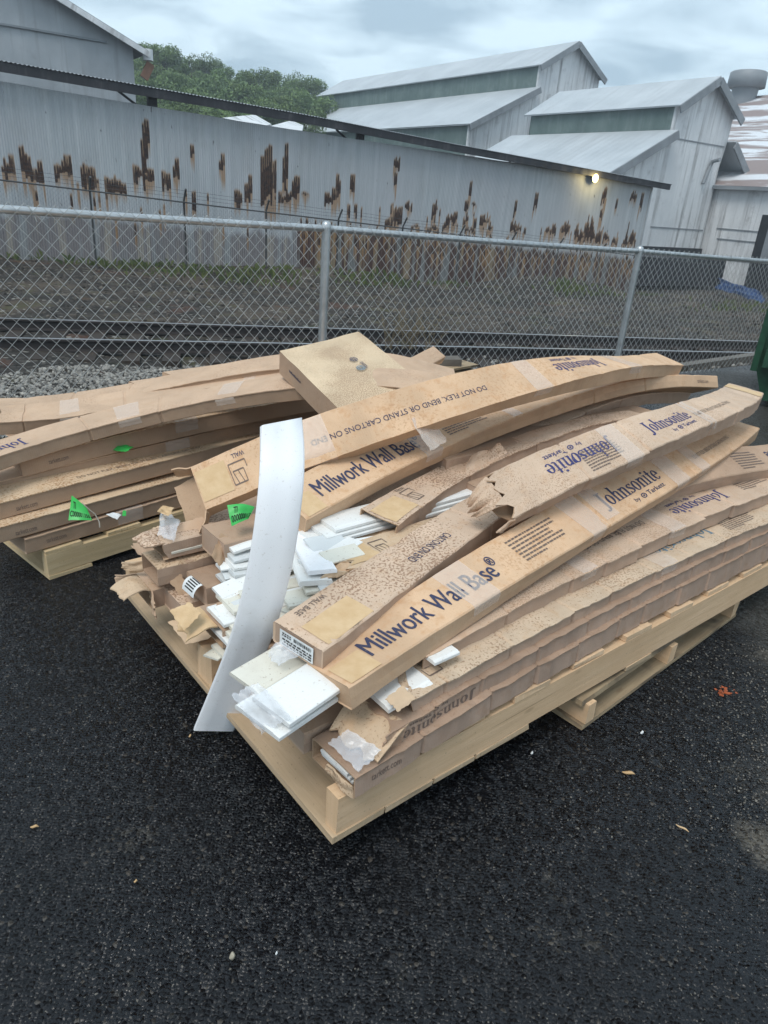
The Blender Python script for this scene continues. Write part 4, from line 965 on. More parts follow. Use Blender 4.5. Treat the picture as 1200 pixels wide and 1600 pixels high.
# ------------------------------------------------------------------ loose mouldings sticking out of the near heap
def ms(label, px, z, L, mat=W_DIRTY, W=.11, T=.011, d=PE, tilt=0, rise=0, group=None, **k):
    return strip('moulding_strip', label, line(P(*px, z), d, L, tilt=tilt, rise=rise, n=3), mat, W=W, T=T, group=group, **k)
bd = (P(523, 1082, .43)-P(452, 1130, .425)); bd.z = 0; bd.normalize()
ms('broad white board, upper of the two jutting from the stack beside the plastic film', (452, 1130), .432, .55, W_DIRTY, W=.115, T=.013, d=bd, rise=.03)
ms('broad white board, lower of the two, showing a pale edge below the plastic film', (436, 1152), .405, .55, W_DIRTY, W=.14, T=.012, d=bd, rise=.02)
ms('dusty white board lying behind the two broad boards and the plastic film', (404, 1082), .42, .60, W_CREAM, W=.10, T=.010, d=bd, rise=.03)
ms('white strip just under the paper labelled end of the grit peppered carton', (505, 1016), .448, .6, W_DIRTY, W=.105, T=.014, d=PE)
ms('white moulding with raised lip lying in the gap below the dusty pink carton', (607, 1107), .385, .13, W_DIRTY, W=.095, T=.015, d=PE, rise=.015)
ms('white moulding end hidden deep under the front dusty carton', (680, 1035), .435, .08, W_DIRTY, W=.06, T=.01, d=PE)
for k in range(3):
    p = CB.frames[1][0]+CB.frames[1][2]*(.020+.004*k)-CB.frames[1][3]*(.010+.0115*(2-k))-CB.frames[1][1]*(.012+.005*k)
    strip('moulding_strip', 'white bubble wrapped moulding inside the open bottom carton', line(p, CB.frames[1][1], .3, n=2), W_DIRTY, W=.108-.008*k, T=.009, group='mouldings inside the open bottom carton')
# middle of the left end
ms('flat cream moulding thrust out over the torn pale flap', (366, 955), .405, .7, W_CREAM, W=.105, T=.013)
ms('foam edged moulding right under the flat cream one', (350, 975), .385, .7, W_DIRTY, W=.10, T=.012)
for k in range(3):
    ms('white moulding in the loose trio left of the foot of the curved board', (356+6*k, 1006-9*k), .345+.014*k, .6, W_CREAM if k else W_DIRTY, W=.11, T=.011, group='loose trio by the curved board', tilt=3*k)
wv = 'wavy foam covered strip in the fanned white stack left of the curved board'
for k in range(6):
    st_ = [(*(P(392-k*1.0, 922-13.5*k, .395+.0185*k)+PE*(.36*u)+V((0, 0, .006*sin(u*7+k*1.3)-.01*u))), 4+2*sin(k*2.1)) for u in (-.12, .1, .3, .6, 1.2)]
    strip('moulding_strip', wv, st_, (FOAM, W_DIRTY)[k % 2], W=.125-.004*(k % 3), T=.011, group='fanned wavy strips')
# right of the curved board
ms('white profile block with square end standing proud of the frayed carton', (527, 888), .535, .35, W_CLEAN, W=.075, T=.012, d=V((-.35, .94, 0)), rise=-.02)
ms('second strip below the proud white profile block', (520, 905), .515, .35, W_DIRTY, W=.085, T=.014, d=V((-.3, .95, 0)), rise=-.02)
ms('flat white strip pointing left below the frayed carton', (452, 947), .475, .4, W_CREAM, W=.07, T=.010, d=V((.86, .5, 0)))
ms('dusty white strip under the one pointing left', (468, 944), .462, .4, W_DIRTY, W=.08, T=.010, d=V((.84, .55, 0)))
for k in range(3):
    ms('long white moulding lying in the shade below the bowed Millwork carton', (497+14*k, 851-12*k), .53+.012*k, .8, W_DIRTY, W=.10, T=.011, group='white mouldings below the bowed Millwork carton')
for k in range(3):
    p = P(612, 833, .505)+PM*(.01+.004*k)+V((0, 0, .004+.014*k))
    strip('moulding_strip', 'white moulding poking from the split lid carton', line(p-PE*(.03+.006*(k % 2)), PE, .5, n=2), W_DIRTY, W=.10, T=.012, group='mouldings in the split lid carton')
film('plastic_film', 'crumpled clear film bag over the tip of the broad white boards', (P(362, 1086, .45), P(408, 1148, .375), P(455, 1122, .445), P(402, 1066, .46)), FILM, .012, 3, n=18)
film('plastic_film', 'clear film and board scrap rolled behind the dusty white board', (P(418, 1024, .44), P(436, 1040, .45), P(505, 1012, .47), P(450, 990, .49)), FILM, .012, 5)
film('plastic_film', 'clear film sleeve lying in the shade beside the curved board under the bowed carton', (P(478, 870, .5), P(520, 850, .51), P(560, 820, .54), P(482, 815, .54)), FILM, .008, 7)
film('plastic_film', 'torn plastic film by the flaps at the left tip of the topmost carton', (P(246, 836, .475), P(272, 846, .47), P(282, 812, .49), P(254, 800, .50)), FILM, .014, 9)
film('plastic_film', 'wet film wrap inside the open bottom carton', (P(512, 1160, .315), P(560, 1206, .31), P(596, 1172, .335), P(545, 1140, .34)), FILM, .006, 12)
film('board_scrap', 'torn brown board sheet bent over the middle stringer block', (P(262, 972, .245), P(290, 1006, .245), P(336, 996, .25), P(320, 960, .26)), K_TAN, .006, 14, n=8, cat='cardboard')
film('board_scrap', 'ragged yellow board flap below the flat cream moulding', (P(265, 955, .40), P(288, 986, .37), P(314, 958, .40), P(296, 940, .415)), PATCH, .006, 15, n=8, cat='cardboard')
film('board_scrap', 'scrap of crumpled cream paper near the left tip of the topmost carton', (P(248, 800, .52), P(262, 806, .52), P(274, 794, .53), P(256, 790, .54)), PATCH, .012, 16, n=8, cat='cardboard')
film('board_scrap', 'hanging brown board corner below the open end of the topmost carton', (P(272, 822, .47), P(296, 854, .43), P(325, 826, .46), P(318, 806, .48)), K_FAR, .006, 18, n=8, cat='cardboard')
film('board_scrap', 'torn board scrap beside the white profile block', (P(500, 904, .515), P(530, 902, .51), P(545, 894, .52), P(515, 888, .53)), K_TAN, .008, 19, n=8, cat='cardboard')
film('board_scrap', 'ragged board tongue under the split lid carton', (P(542, 838, .515), P(575, 845, .505), P(624, 828, .51), P(570, 824, .52)), K_TAN, .005, 21, n=8, cat='cardboard')

for k, (lab, q, m_, am) in enumerate((
    ('upright torn brown flap standing at the far left pallet corner', ((204, 852, .36), (232, 884, .315), (250, 868, .33), (224, 842, .37)), K_FAR, .006),
    ('folded brown flap hanging over the far left stringer end', ((228, 915, .31), (240, 946, .25), (262, 930, .26), (252, 902, .32)), K_TAN, .006),
    ('brown flap with pale inner face beside the curled white label', ((262, 905, .35), (285, 936, .30), (300, 925, .31), (282, 896, .36)), K_IN, .004),
    ('crushed brown carton corner between the wavy strips and the flat cream moulding', ((338, 945, .39), (352, 972, .36), (380, 952, .38), (368, 925, .41)), K_BROWN, .006),
    ('long brown torn edge beneath the green tag beside the curved board', ((330, 868, .47), (345, 890, .43), (362, 845, .49), (346, 832, .51)), K_IN, .005),
    ('pale torn lid scrap lying on the tan carton at the second layer', ((222, 838, .44), (250, 852, .42), (276, 838, .44), (246, 822, .46)), K_TAN, .008),
    ('crumpled brown strip of board below the white profile block', ((470, 905, .50), (500, 922, .48), (520, 905, .50), (488, 890, .515)), K_BROWN, .008),
    ('torn dusty board piece over the near end of the second shelf carton', ((602, 1092, .41), (622, 1112, .395), (650, 1092, .405), (628, 1072, .42)), K_TAN, .005))):
    film('board_scrap', lab, [P(*c_) for c_ in q], m_, am, 60+k, n=9, cat='cardboard', jag=.02)
for lab, px, z, L, W, d, mt, tl in (
    ('short white strip tilted up out of the carton beside the wavy strips', (350, 938), .405, .3, .06, V((.7, .7, .10)), W_DIRTY, 14),
    ('thin white strip crossing under the frayed carton, its end toward the curved board', (478, 925), .492, .35, .05, V((.93, .35, .05)), W_CREAM, 0),
    ('narrow white strip angled below the long shaded mouldings', (488, 868), .515, .4, .05, V((.9, .42, .03)), W_DIRTY, 6),
    ('white strip end peeping from under the tan carton at the second layer', (262, 893), .355, .3, .07, PE, W_DIRTY, 0),
    ('white strip end beside the flaps under the topmost carton tip', (268, 862), .43, .3, .06, PE, W_CREAM, 5),
    ('slim white strip lying beneath the loose trio by the curved board', (352, 1030), .30, .4, .08, PE, W_CREAM, 0)):
    strip('moulding_strip', lab, line(P(*px, z), d, L, tilt=tl, n=2), mt, W=W, T=.010)

rs = random.Random(12)
for k in range(16):
    px, py, z = ((345, 962, .385), (372, 985, .36), (383, 960, .40), (360, 1008, .33), (376, 930, .42), (352, 905, .42), (345, 890, .44), (340, 1030, .29),
                 (505, 930, .495), (490, 945, .475), (515, 880, .53), (495, 868, .525), (530, 870, .53), (455, 960, .46), (480, 895, .505), (462, 985, .45))[k]
    d = (PE+PM*rs.uniform(-.35, .35)+V((0, 0, rs.uniform(-.02, .06))))
    strip('moulding_strip', 'thin dusty white strip jammed among the torn carton ends by the curved board', line(P(px, py, z), d, (.28 if k < 8 else .11), tilt=rs.uniform(-14, 22), n=2), (W_DIRTY, W_CREAM, FOAM)[k % 3], W=rs.uniform(.035, .08), T=.006, group='thin strips jammed among the torn ends')

# the curved offcut standing against the pile
zs = [0.04, .20, .33, .52, .64, .77, .84, .89, .93]
ed = [((302, 1142), (365, 1143)), ((325, 1085), (391, 1085)), ((348, 1037), (411, 1037)), ((376, 950), (446, 946)), ((390, 880), (460, 876)), ((402, 792), (472, 790)), ((406, 740), (477, 740)), ((408, 695), (477, 690)), ((410, 664), (473, 652))]
Lp = [(*P(*l, z), *P(*r, z)) for (l, r), z in zip(ed, zs)]
for _ in range(1): Lp = [Lp[0]]+[tuple(.25*a+.5*b+.25*c_ for a, b, c_ in zip(Lp[i-1], Lp[i], Lp[i+1])) for i in range(1, len(Lp)-1)]+[Lp[-1]]
dense = catmull(Lp, .02); mb = MB(); rings = []
for i, q in enumerate(dense):
    l, r = V(q[:3]), V(q[3:]); nx = dense[min(i+1, len(dense)-1)]; pv = dense[max(i-1, 0)]
    t = (V(nx[:3])+V(nx[3:])-V(pv[:3])-V(pv[3:])).normalized(); w = (r-l).normalized(); nn = t.cross(w).normalized()
    if nn.y > 0: nn = -nn
    kk = noise.noise(V((i*.11, 3, 1)))*.0022+noise.noise(V((i*.33, 8, 1)))*.0007; l = l+nn*kk; r = r+nn*(kk+noise.noise(V((i*.09, 5, 4)))*.0025)
    rings.append([l+w*.003, l+(r-l)*.33, l+(r-l)*.66, r-w*.003, r-nn*.003, r-nn*.011, l-nn*.011, l-nn*.003])
uvs = None
mb.quads(rings, closed=True, smooth=False)
for q in range(len(mb.sm)): mb.sm[q] = q % 8 in (0, 1, 2)
mb.face(rings[0][::-1]); mb.face(rings[-1])
recenter(tag(mb.build('moulding_strip', W_CLEAN), 'tall curved clean white board standing on the asphalt and leaning over the heap', 'moulding'))

# ------------------------------------------------------------------ far pallet: neat long cartons
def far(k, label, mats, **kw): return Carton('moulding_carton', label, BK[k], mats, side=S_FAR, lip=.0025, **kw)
c = far('D1', 'brown carton lowest in the left stack, resting on its pallet edge', [K_FAR, K_IN], seed=301, crumple=.0006, W=.15, H=.062); c.prt(sans('tarkett.com'), .075, .02, w=.075, h=.019, ink=INK_L, face='front')
c.band(.36, .47, name='clear_wrap', drop=.055); c.done()
c = far('D2', 'brown carton carrying the large green tag in the left stack', [K_FARTOP, K_IN], seed=303, crumple=.0006, H=.062); c.prt(sans('tarkett.com'), .075, .03, w=.075, h=.019, ink=INK_L, face='front'); c.done()
c = far('D3', 'widest lit carton of the left stack with a grit covered top and caution text', [K_FARTOP, K_IN], seed=305, crumple=.0006, H=.066); c.prt(sans('tarkett.com'), .17, .03, w=.075, h=.019, ink=INK_L, face='front')
c.prt(sans(FLEX), .42, .03, w=.55, h=.022, ink=INK_L); c.done()
c = far('D4', 'brown carton behind the widest lit one, with the small crumpled green tag on it', [K_FAR, K_IN], seed=307, crumple=.0006, H=.062); c.band(.75, .86, drop=.05); c.done()
c = far('D5', 'brown carton with its squared left end in view and a thin gritty top', [K_FARTOP, K_IN], seed=309, crumple=.0006, H=.075, near='closed'); c.prt(sans('tarkett.com'), .10, .03, w=.075, h=.019, ink=INK_L, face='front'); c.band(.62, .72, drop=.05); c.done()
c = far('D6', 'bowed carton with two tape patches sagging over the left stack', [K_FAR, K_IN], seed=311, crumple=.002, creases=(.55, .82), H=.055); c.prt(wordmark(), .10, .025, w=.24, h=.09, rot=True, ink=INK_B); c.band(.66, .745, t0=.02); c.band(1.05, 1.13, t0=.05); c.done()
c = far('D7', 'bowed carton with one tape patch and a frayed left end, behind the sagging one', [K_FAR, K_IN], seed=313, crumple=.002, creases=(.1, .5), H=.06, near='torn', jag=.02); c.band(.24, .32, t0=.04); c.band(1.0, 1.05, t0=.03); c.done()
far('D8', 'rearmost brown carton of the left stack, next to the gravel', [K_FAR, K_IN], seed=315, crumple=.002, creases=(.45, .7), H=.08).done()
# hidden support under the bowed ones
for k, (e0, m0, z, L) in enumerate([(.0, .17, .16, 2.3), (.0, .33, .16, 2.3), (.02, .49, .16, 2.3), (.02, .65, .16, 2.3), (.02, .81, .16, 2.3), (.02, .97, .16, 2.3), (.05, .35, .23, 2.3), (.05, .51, .23, 2.3), (.05, .67, .23, 2.3), (.05, .83, .23, 2.3), (.3, .40, .30, 2.0), (.3, .56, .30, 2.0), (.3, .72, .30, 2.0), (.3, .88, .30, 2.0),
                                    (.4, .56, .37, 1.9), (.4, .72, .37, 1.9), (.9, .62, .44, 1.4), (.9, .78, .44, 1.4), (1.0, .62, .51, 1.2)]):
    Carton('moulding_carton', 'brown carton buried in the left stack', line(QF(e0, m0, z), FE, L, n=3), [K_FAR, K_IN], seed=400+k, crumple=.001, group='cartons buried in the left stack').done()

# square flat box
O_ = CAM
sb = 2.72; bx = {k: O_+ray(*px)*(sb*f) for k, px, f in (('L', (437, 548), 1.0), ('B', (560, 518), 1.09), ('F', (527, 637), .879), ('R', (657, 595), .969))}
c0 = bx['L']; u = (bx['B']-c0); v = (bx['F']-c0); nn = u.cross(v).normalized()
if nn.z < 0: nn = -nn
mb = MB(); n = 14; hb = .092
top = [[c0+u*(i/n)+v*(j/n)+nn*(.004*noise.noise(V((i*.3, j*.3, 2)))-.003*abs(sin(pi*i/n))) for j in range(n+1)] for i in range(n+1)]
uv = [[(u.length*i/n, v.length*j/n) for j in range(n+1)] for i in range(n+1)]
mb.quads(top, uv, smooth=False, flip=(u.cross(v).dot(nn) < 0))
per = [top[0][j] for j in range(n+1)]+[top[i][n] for i in range(1, n+1)]+[top[n][j] for j in range(n-1, -1, -1)]+[top[i][0] for i in range(n-1, -1, -1)]
uvp = [[(k*.035+3, 0) for k in range(len(per))], [(k*.035+3, hb) for k in range(len(per))]]
mb.quads([per, [q-nn*hb for q in per]], uvp, smooth=False, mi=1); mb.face([q-nn*hb for q in (c0, bx['B'], bx['R'], bx['F'])], mi=1)
un, vn = u.normalized(), v.normalized()
def ontop(vf, o, ax, ay, w, h, mi):
    vs, fs, _, _ = fit(vf, w, h)
    for f in fs: mb.face([o+ax*vs[k][0]+ay*vs[k][1]+nn*.0035 for k in f], mi=mi)
def ringmark():
    vs, fs = [], []
    for r0_, r1_ in ((1, .8), (.55, .35)):
        i = len(vs)
        for k in range(16):
            a = 2*pi*k/16; vs += [(cos(a)*r0_, sin(a)*r0_), (cos(a)*r1_, sin(a)*r1_)]
        for k in range(16): j = (k+1) % 16; fs.append((i+2*k, i+2*j, i+2*j+1, i+2*k+1))
    for k in range(6):
        a = 2*pi*k/6; i = len(vs); vs += [(cos(a)*.1, sin(a)*.1), (cos(a+.2)*.8, sin(a+.2)*.8), (cos(a)*.8, sin(a)*.8)]; fs.append((i, i+1, i+2))
    return vs, fs
ontop(ringmark(), c0+u*.56+v*.40, un, vn, .036, .036, 2); ontop(ringmark(), c0+u*.53+v*.55, un, vn, .040, .040, 3); ontop(greek([1, .8], 5), c0+u*.66+v*.50, vn, -un, .06, .012, 2)
sd = vn; 
vs, fs, _, _ = fit((lambda r: ([q for k in range(11) for q in ((k, 0), (k+.62, 0), (k+.62, r[k]), (k, r[k]))], [(4*k, 4*k+1, 4*k+2, 4*k+3) for k in range(11)]))([1, .8, 1, .7, .9, 1, .75, .8, 1, .7, .8]), .10, .010)
for f in fs: mb.face([c0+v*.20+vn*vs[k][0]-nn*(.045-vs[k][1])-un*.0022 for k in f], mi=2)
bo = tag(mb.build('square_box', [K_BOX, K_BROWN, INK, INK_G]), 'flat square tan box with round marks, propped across the left stack', 'carton'); recenter(bo)
film('torn_tape', 'wrinkled tape tail between the topmost carton and the bowed Millwork one', (P(643, 655, .785), P(672, 705, .70), P(697, 690, .70), P(668, 640, .79)), TAPE, .006, 23, n=10, cat='tape')

# odd ends behind the square box
c = Carton('moulding_carton', 'short brown carton end poking up behind the square box', line(P(636, 590, .60), V((.55, .8, 0)), .35, tilt=30, n=2, rise=.06), [K_FAR, K_IN], seed=501, W=.09, H=.05); c.done()
Carton('moulding_carton', 'pale brown carton end behind the right corner of the square box', line(P(600, 572, .60), V((.85, .5, 0)), .22, n=2, tilt=10), [K_TAN, K_IN], seed=502, W=.10, H=.05).done()
mb = MB(); mb.box(P(686, 566, .52), V((.97, .22, .06)).normalized(), V((-.22, .97, 0)).normalized(), V((-.058, -.013, 1)).normalized(), .26, .09, .05, jit=.003)
recenter(tag(mb.build('timber_block', WOOD_G), 'grey weathered timber block lying at the back of the left stack', 'timber'))
for k, (y0, y1, zz_) in enumerate(((580, 568, .50), (588, 577, .47))):
    a, b = P(640, y0+4, zz_), P(735, y1, zz_); d = b-a
    mb = MB(); mb.box((a+b)/2, d.normalized(), d.normalized().cross(V((0, 0, 1))), V((0, 0, 1)), d.length, .12, .014, jit=.002)
    recenter(tag(mb.build('timber_board', WOOD_O), ['thin brown board edge below the grey timber block', 'lower thin board edge behind the topmost carton'][k], 'timber'))

# ------------------------------------------------------------------ green tags
def tagsheet(name, label, quad, lines, seed, curl=.01):
    a, b, c_, d = map(V, quad); root_mb = MB(); n = 10; rows = []
    nn = (b-a).cross(d-a).normalized()
    if nn.y > 0: nn = -nn
    f = lambda u, v: a*(1-u)*(1-v)+b*u*(1-v)+c_*u*v+d*(1-u)*v + nn*(curl*sin(pi*u)*(.4+v)+noise.noise(V((u*3, v*3, seed)))*curl*.5)
    rows = [[f(i/n, j/n) for j in range(n+1)] for i in range(n+1)]
    root_mb.quads(rows, smooth=True); root_mb.quads([[q-nn*.0007 for q in r] for r in rows], smooth=True, flip=True)
    for (t, v0, v1, u0, u1) in lines:
        vs, fs, tw, th = fit(sans(t, .02), u1-u0, v1-v0)
        for fc in fs: root_mb.face([f(u0+vs[k][0], v0+vs[k][1])+nn*.0012 for k in fc], mi=1)
    return root_mb
mb = tagsheet('t', '', (P(107, 813, .285), P(144, 813, .285), P(136, 795, .325), P(112, 774, .345)), [('C000001350', .14, .40, .04, .96), ('TI', .50, .80, .16, .30)], 3, .006)
g1 = recenter(tag(mb.build('green_tag', [TAG_G, INK_K]), 'bright green printed tag on a string hanging on the left stack', 'tag'))
mb = MB(); mb.tube([P(128, 786, .335), P(140, 797, .31), P(148, 803, .29), P(155, 815, .265), P(156, 824, .245)], .0022, 6); sobj = mb.build('tag_string', STRING, g1); sobj.data.transform(Matrix.Translation(-g1.location))
mb = tagsheet('t', '', (P(362, 822, .545), P(388, 811, .55), P(398, 792, .575), P(355, 789, .585)), [('000000013', .12, .48, .06, .97), ('TI', .56, .85, .18, .32)], 7, .008)
recenter(tag(mb.build('green_tag', [TAG_G, INK_K]), 'bright green printed tag below the open topmost carton, beside the curved board', 'tag'))
film('green_tag', 'small crumpled green tag lying between two cartons of the left stack', (P(176, 703, .395), P(196, 707, .395), P(209, 698, .405), P(186, 693, .415)), TAG_G, .007, 33, n=8, cat='tag')
film('paper_scrap', 'white paper scrap taped to the lowest carton of the left stack', (P(166, 804, .225), P(183, 812, .215), P(190, 804, .215), P(176, 801, .225)), W_LABEL, .003, 35, n=6, cat='paper')
film('green_tag', 'tiny green tag remnant by the white paper scrap', (P(191, 806, .22), P(197, 806, .22), P(197, 798, .225), P(192, 798, .225)), TAG_G, .002, 36, n=6, cat='tag')

# ------------------------------------------------------------------ terrain
def sstep(x, a, b): t = max(0, min(1, (x-a)/(b-a))); return t*t*(3-2*t)
BW = 22.74
def ground_z(a, b):
    foot = -.78 - .045*max(-10, min(a-1, 32))
    z = -.03 if b < 4.3 else -.03 - .79*sstep(b, 4.25, 6.6)
    z = z + (foot+.82)*sstep(b, 7.5, 21)
    z += .85*math.exp(-((a-19)/3.2)**2-((b-18.5)/2.0)**2) + .5*math.exp(-((a-11)/4)**2-((b-20.5)/1.3)**2) + .45*math.exp(-((a-26)/4)**2-((b-17)/2.5)**2)
    z += 15*sstep(b, 62, 120)*(1-.5*sstep(a, 20, 75)) if b > 60 else 0
    z += (noise.noise(V((a*.5, b*.5, 0)))*.10 + noise.noise(V((a*1.7, b*1.7, 5)))*.045)*sstep(b, 5.5, 8)
    return z
def axis(lo, hi, fine_lo, fine_hi, fs, cs):
    out = []; x = lo
    while x < hi: out.append(x); x += fs if fine_lo <= x < fine_hi else cs
    out.append(hi); return out
av = axis(-160, 260, -10, 45, .45, 8); bv = axis(4.1, 260, 4.1, 27, .3, 6)
mb = MB(); mb.quads([[G(a, b, ground_z(a, b)) for a in av] for b in bv], smooth=True)
tag(mb.build('terrain', DIRT), kind='structure')
mb = MB(); mb.face([G(-260, -260, 0), G(260, -260, 0), G(260, 4.32, 0), G(-260, 4.32, 0)])
mb.quads([[G(-60, 4.32, 0), G(60, 4.32, 0)], [G(-60, 4.36, -.09), G(60, 4.36, -.09)]], flip=True)
tag(mb.build('asphalt_lot', ASPHALT), kind='structure')

# ------------------------------------------------------------------ near chain link fence
fp = V((-.5, 4.748, 0)); FD = GA
root = empty('chain_link_fence', fp, 'silver chain link fence with round posts and top rail right behind the cartons', 'fence')
def rz(s): return 1.197 - .0195*s if s > 0 else 1.197 - .0115*s
S0, S1 = -4.2, 9.2
post_s = [-3.0, 0, 3.03, 6.05, 9.1]
for s_ in post_s:
    mb = MB(); q = fp+FD*s_; lean = V((-.004*s_*0, 0, 0)); mb.tube([q+V((0, 0, -.3)), q+V((0, 0, rz(s_)+.015))], .0285, 14)
    dome = [(0.0305, .0), (.030, .02), (.02, .034), (.004, .04)]
    mb.tube([q+V((0, 0, rz(s_)+.005+h)) for r, h in dome], [r for r, h in dome], 14)
    for hz in (.99, .25): mb.tube([q+V((0, 0, hz-.009)), q+V((0, 0, hz+.009))], .0315, 14)
    put(mb, 'post', GALV, root)
for a_, b_ in zip(post_s, post_s[1:]):
    mb = MB(); mb.tube([fp+FD*(a_+(b_-a_)*t)+V((0, 0, rz(a_+(b_-a_)*t)-.006*sin(pi*t))) for t in [k/8 for k in range(9)]], .0205, 12); put(mb, 'top_rail', GALV, root)
    for k in range(1, 5):
        s_ = a_+(b_-a_)*k/4.6; mb = MB(); q = fp+FD*s_+V((0, 0, rz(s_)-.004)); nB = GB
        mb.tube([q+FD*(.012*math.sin(t*.5))+(V((0, 0, 1))*cos(t)+nB*sin(t))*.0235 for t in [x*.5 for x in range(0, 13)]]+[q+FD*.03-V((0, 0, .05))-nB*.02], .0022, 5); put(mb, 'wire_tie', WIRE, root)
mb = MB(); a = .036; n = int((S1-S0)/a); hh = .0385; nrow = int(1.16/hh)*1
wr = .00185
for k in range(n):
    x0 = S0+k*a; pts = []
    top = rz(x0)+.030
    j = 0; z = top
    while z > .02:
        right = (j+k) % 2 == 0
        x = x0+(a if right else 0)+(.0012 if right else -.0012)
        sagx = .006*noise.noise(V((x0*.8, z*2, 3)))
        pts.append(fp+FD*(x+sagx)-GB*(.024-(.0028 if right else -.0028)+.008*noise.noise(V((x0*.7, z*1.3, 9))))+V((0, 0, z+.004*noise.noise(V((x0*.5, z, 1))))))
        z -= hh; j += 1
    if (k) % 2: pts = [pts[0]+ (pts[1]-pts[0])*0 ] + pts[1:]
    mb.tube(pts, wr, 6, smooth=True)
put(mb, 'wire_mesh', WIRE, root)

# ------------------------------------------------------------------ railway
ra, rb = P(0, 497, -.62), P(1190, 533.6, -.62); na, nb_ = P(0, 527.5, -.62), P(1186, 551, -.62)
RD = (rb-ra).normalized(); RN = V((-RD.y, RD.x, 0))
root = empty('railway_track', (ra+na)/2+V((0, 0, -.2)), 'single railway track with two dark rails running behind the chain link fence', 'railway track')
for (p, q) in ((ra, rb), (na, nb_)):
    d = (q-p).normalized(); nn = V((-d.y, d.x, 0)); mb = MB()
    prof = [(-.07, -.165), (-.07, -.15), (-.012, -.13), (-.009, -.045), (-.035, -.03), (-.035, -.008), (-.028, 0), (.028, 0), (.035, -.008), (.035, -.03), (.009, -.045), (.012, -.13), (.07, -.15), (.07, -.165)]
    rows = [[p+d*s_+nn*x+V((0, 0, z)) for x, z in prof] for s_ in (-22, 0, 12, 50)]
    mb.quads(rows, closed=True, smooth=False)
    for i in range(3): mb.face([rows[i][6]+V((0, 0, .002)), rows[i+1][6]+V((0, 0, .002)), rows[i+1][7]+V((0, 0, .002)), rows[i][7]+V((0, 0, .002))], mi=1)
    put(mb, 'rail', [STEEL_D, RAILTOP], root)
mid = (ra+na)/2
for k in range(-10, 46):
    c0_ = mid+RD*(k*.56+.1); mb = MB(); mb.box(c0_+V((random.uniform(-.02, .02), 0, -.235)), (RN+RD*random.uniform(-.03, .03)).normalized(), RD, V((0, 0, 1)), 2.5, .22, .16, jit=.008); put(mb, 'sleeper', SLEEPER, root)
# loose stone ballast
rnd = random.Random(5)
import itertools
ico = bmesh.new(); bmesh.ops.create_icosphere(ico, subdivisions=1, radius=1); iv = [v.co.copy() for v in ico.verts]; fi = [tuple(v.index for v in f.verts) for f in ico.faces]; ico.free()
def scatter(name, cnt, pick, smin, smax, mat, label=None, kind='stuff'):
    vs, fs, tint = [], [], []
    for _ in range(cnt):
        p = pick(); s_ = smin+(smax-smin)*rnd.random()**2; M_ = Matrix.Rotation(rnd.uniform(0, 6.28), 3, V((rnd.uniform(-1, 1), rnd.uniform(-1, 1), rnd.uniform(-1, 1))).normalized())
        sc = V((1, rnd.uniform(.6, 1), rnd.uniform(.45, .8))); i = len(vs); t = rnd.random()
        for v in iv:
            q = M_ @ V((v.x*sc.x, v.y*sc.y, v.z*sc.z)); f_ = 1+.25*noise.noise(v*2+V((i*.01, 0, 0))); vs.append(tuple(p+q*s_*f_)); tint.append(t)
        fs += [tuple(k+i for k in f) for f in fi]
    me = bpy.data.meshes.new(name); me.from_pydata(vs, [], fs); me.materials.append(mat)
    at = me.attributes.new('tint', 'FLOAT', 'POINT'); at.data.foreach_set('value', tint)
    o = bpy.data.objects.new(name, me); col.objects.link(o); return tag(o, label, name, kind=kind)
def pick_ballast():
    while True:
        a_ = rnd.uniform(-2.6, 8.5); b_ = rnd.uniform(4.5, 9.3)
        q = G(a_, b_); d = (q-na).dot(-RN)                    # distance on the viewer's side of the near rail
        if rnd.random() < (1 if d > .1 else .4 if d > -1.6 else .08) and rnd.random() < (1 if a_ < 3.2 else .25): return G(a_, b_, ground_z(a_, b_)+.004)
scatter('gravel', 24000, pick_ballast, .012, .038, STONE)

def pick_bank():
    while True:
        a_ = rnd.uniform(-4, 30); b_ = rnd.uniform(8.5, 22.3)
        if (G(a_, b_)-ra).dot(RN) > .4: return G(a_, b_, ground_z(a_, b_)+.004)
BANK = stone_mat(); BANK.name = 'bank_rubble'
BANK.node_tree.nodes['Mix'].inputs[6].default_value = (.022, .019, .017, 1); BANK.node_tree.nodes['Mix'].inputs[7].default_value = (.13, .112, .095, 1)
scatter('rubble', 9000, pick_bank, .015, .075, BANK)

# ------------------------------------------------------------------ long rusty wall with its open canopy
TOPW = [(-6, 3.58), (2.8, 3.381), (11.25, 3.13), (20, 2.98), (28.62, 2.80)]
def interp(tab, x):
    for (x0, y0), (x1, y1) in zip(tab, tab[1:]):
        if x <= x1: return y0+(y1-y0)*(x-x0)/(x1-x0)
    return tab[-1][1]
root = empty('corrugated_wall', G(12, BW, -1.2), 'long grey corrugated iron wall streaked with rust, behind the railway', 'wall')
pitch = .0677; a_lo, a_hi = -5.0, 28.6; ncol = int((a_hi-a_lo)/(pitch/4)); nr = 120
cols_rust = {}
for (a0, z1, z0, hw) in BK['RUST']:
    for k in range(int((a0-hw-a_lo)/pitch)-1, int((a0+hw-a_lo)/pitch)+2):
        ac_ = a_lo+(k+.5)*pitch
        if abs(ac_-a0) > hw+pitch*.5: continue
        r_ = random.Random(k*7+int(z1*100)); edge = abs(ac_-a0)/(hw+.03)
        t = z1-(z1-z0)*(.35*edge**2+.55*r_.random()**1.5 if hw > .06 else .05*r_.random()); bt = z0+(z1-z0)*.45*r_.random()-.05
        cols_rust.setdefault(k, []).append((t, bt, z0-.5*r_.random()-.1, 1.0 if r_.random() < .88 else .6))
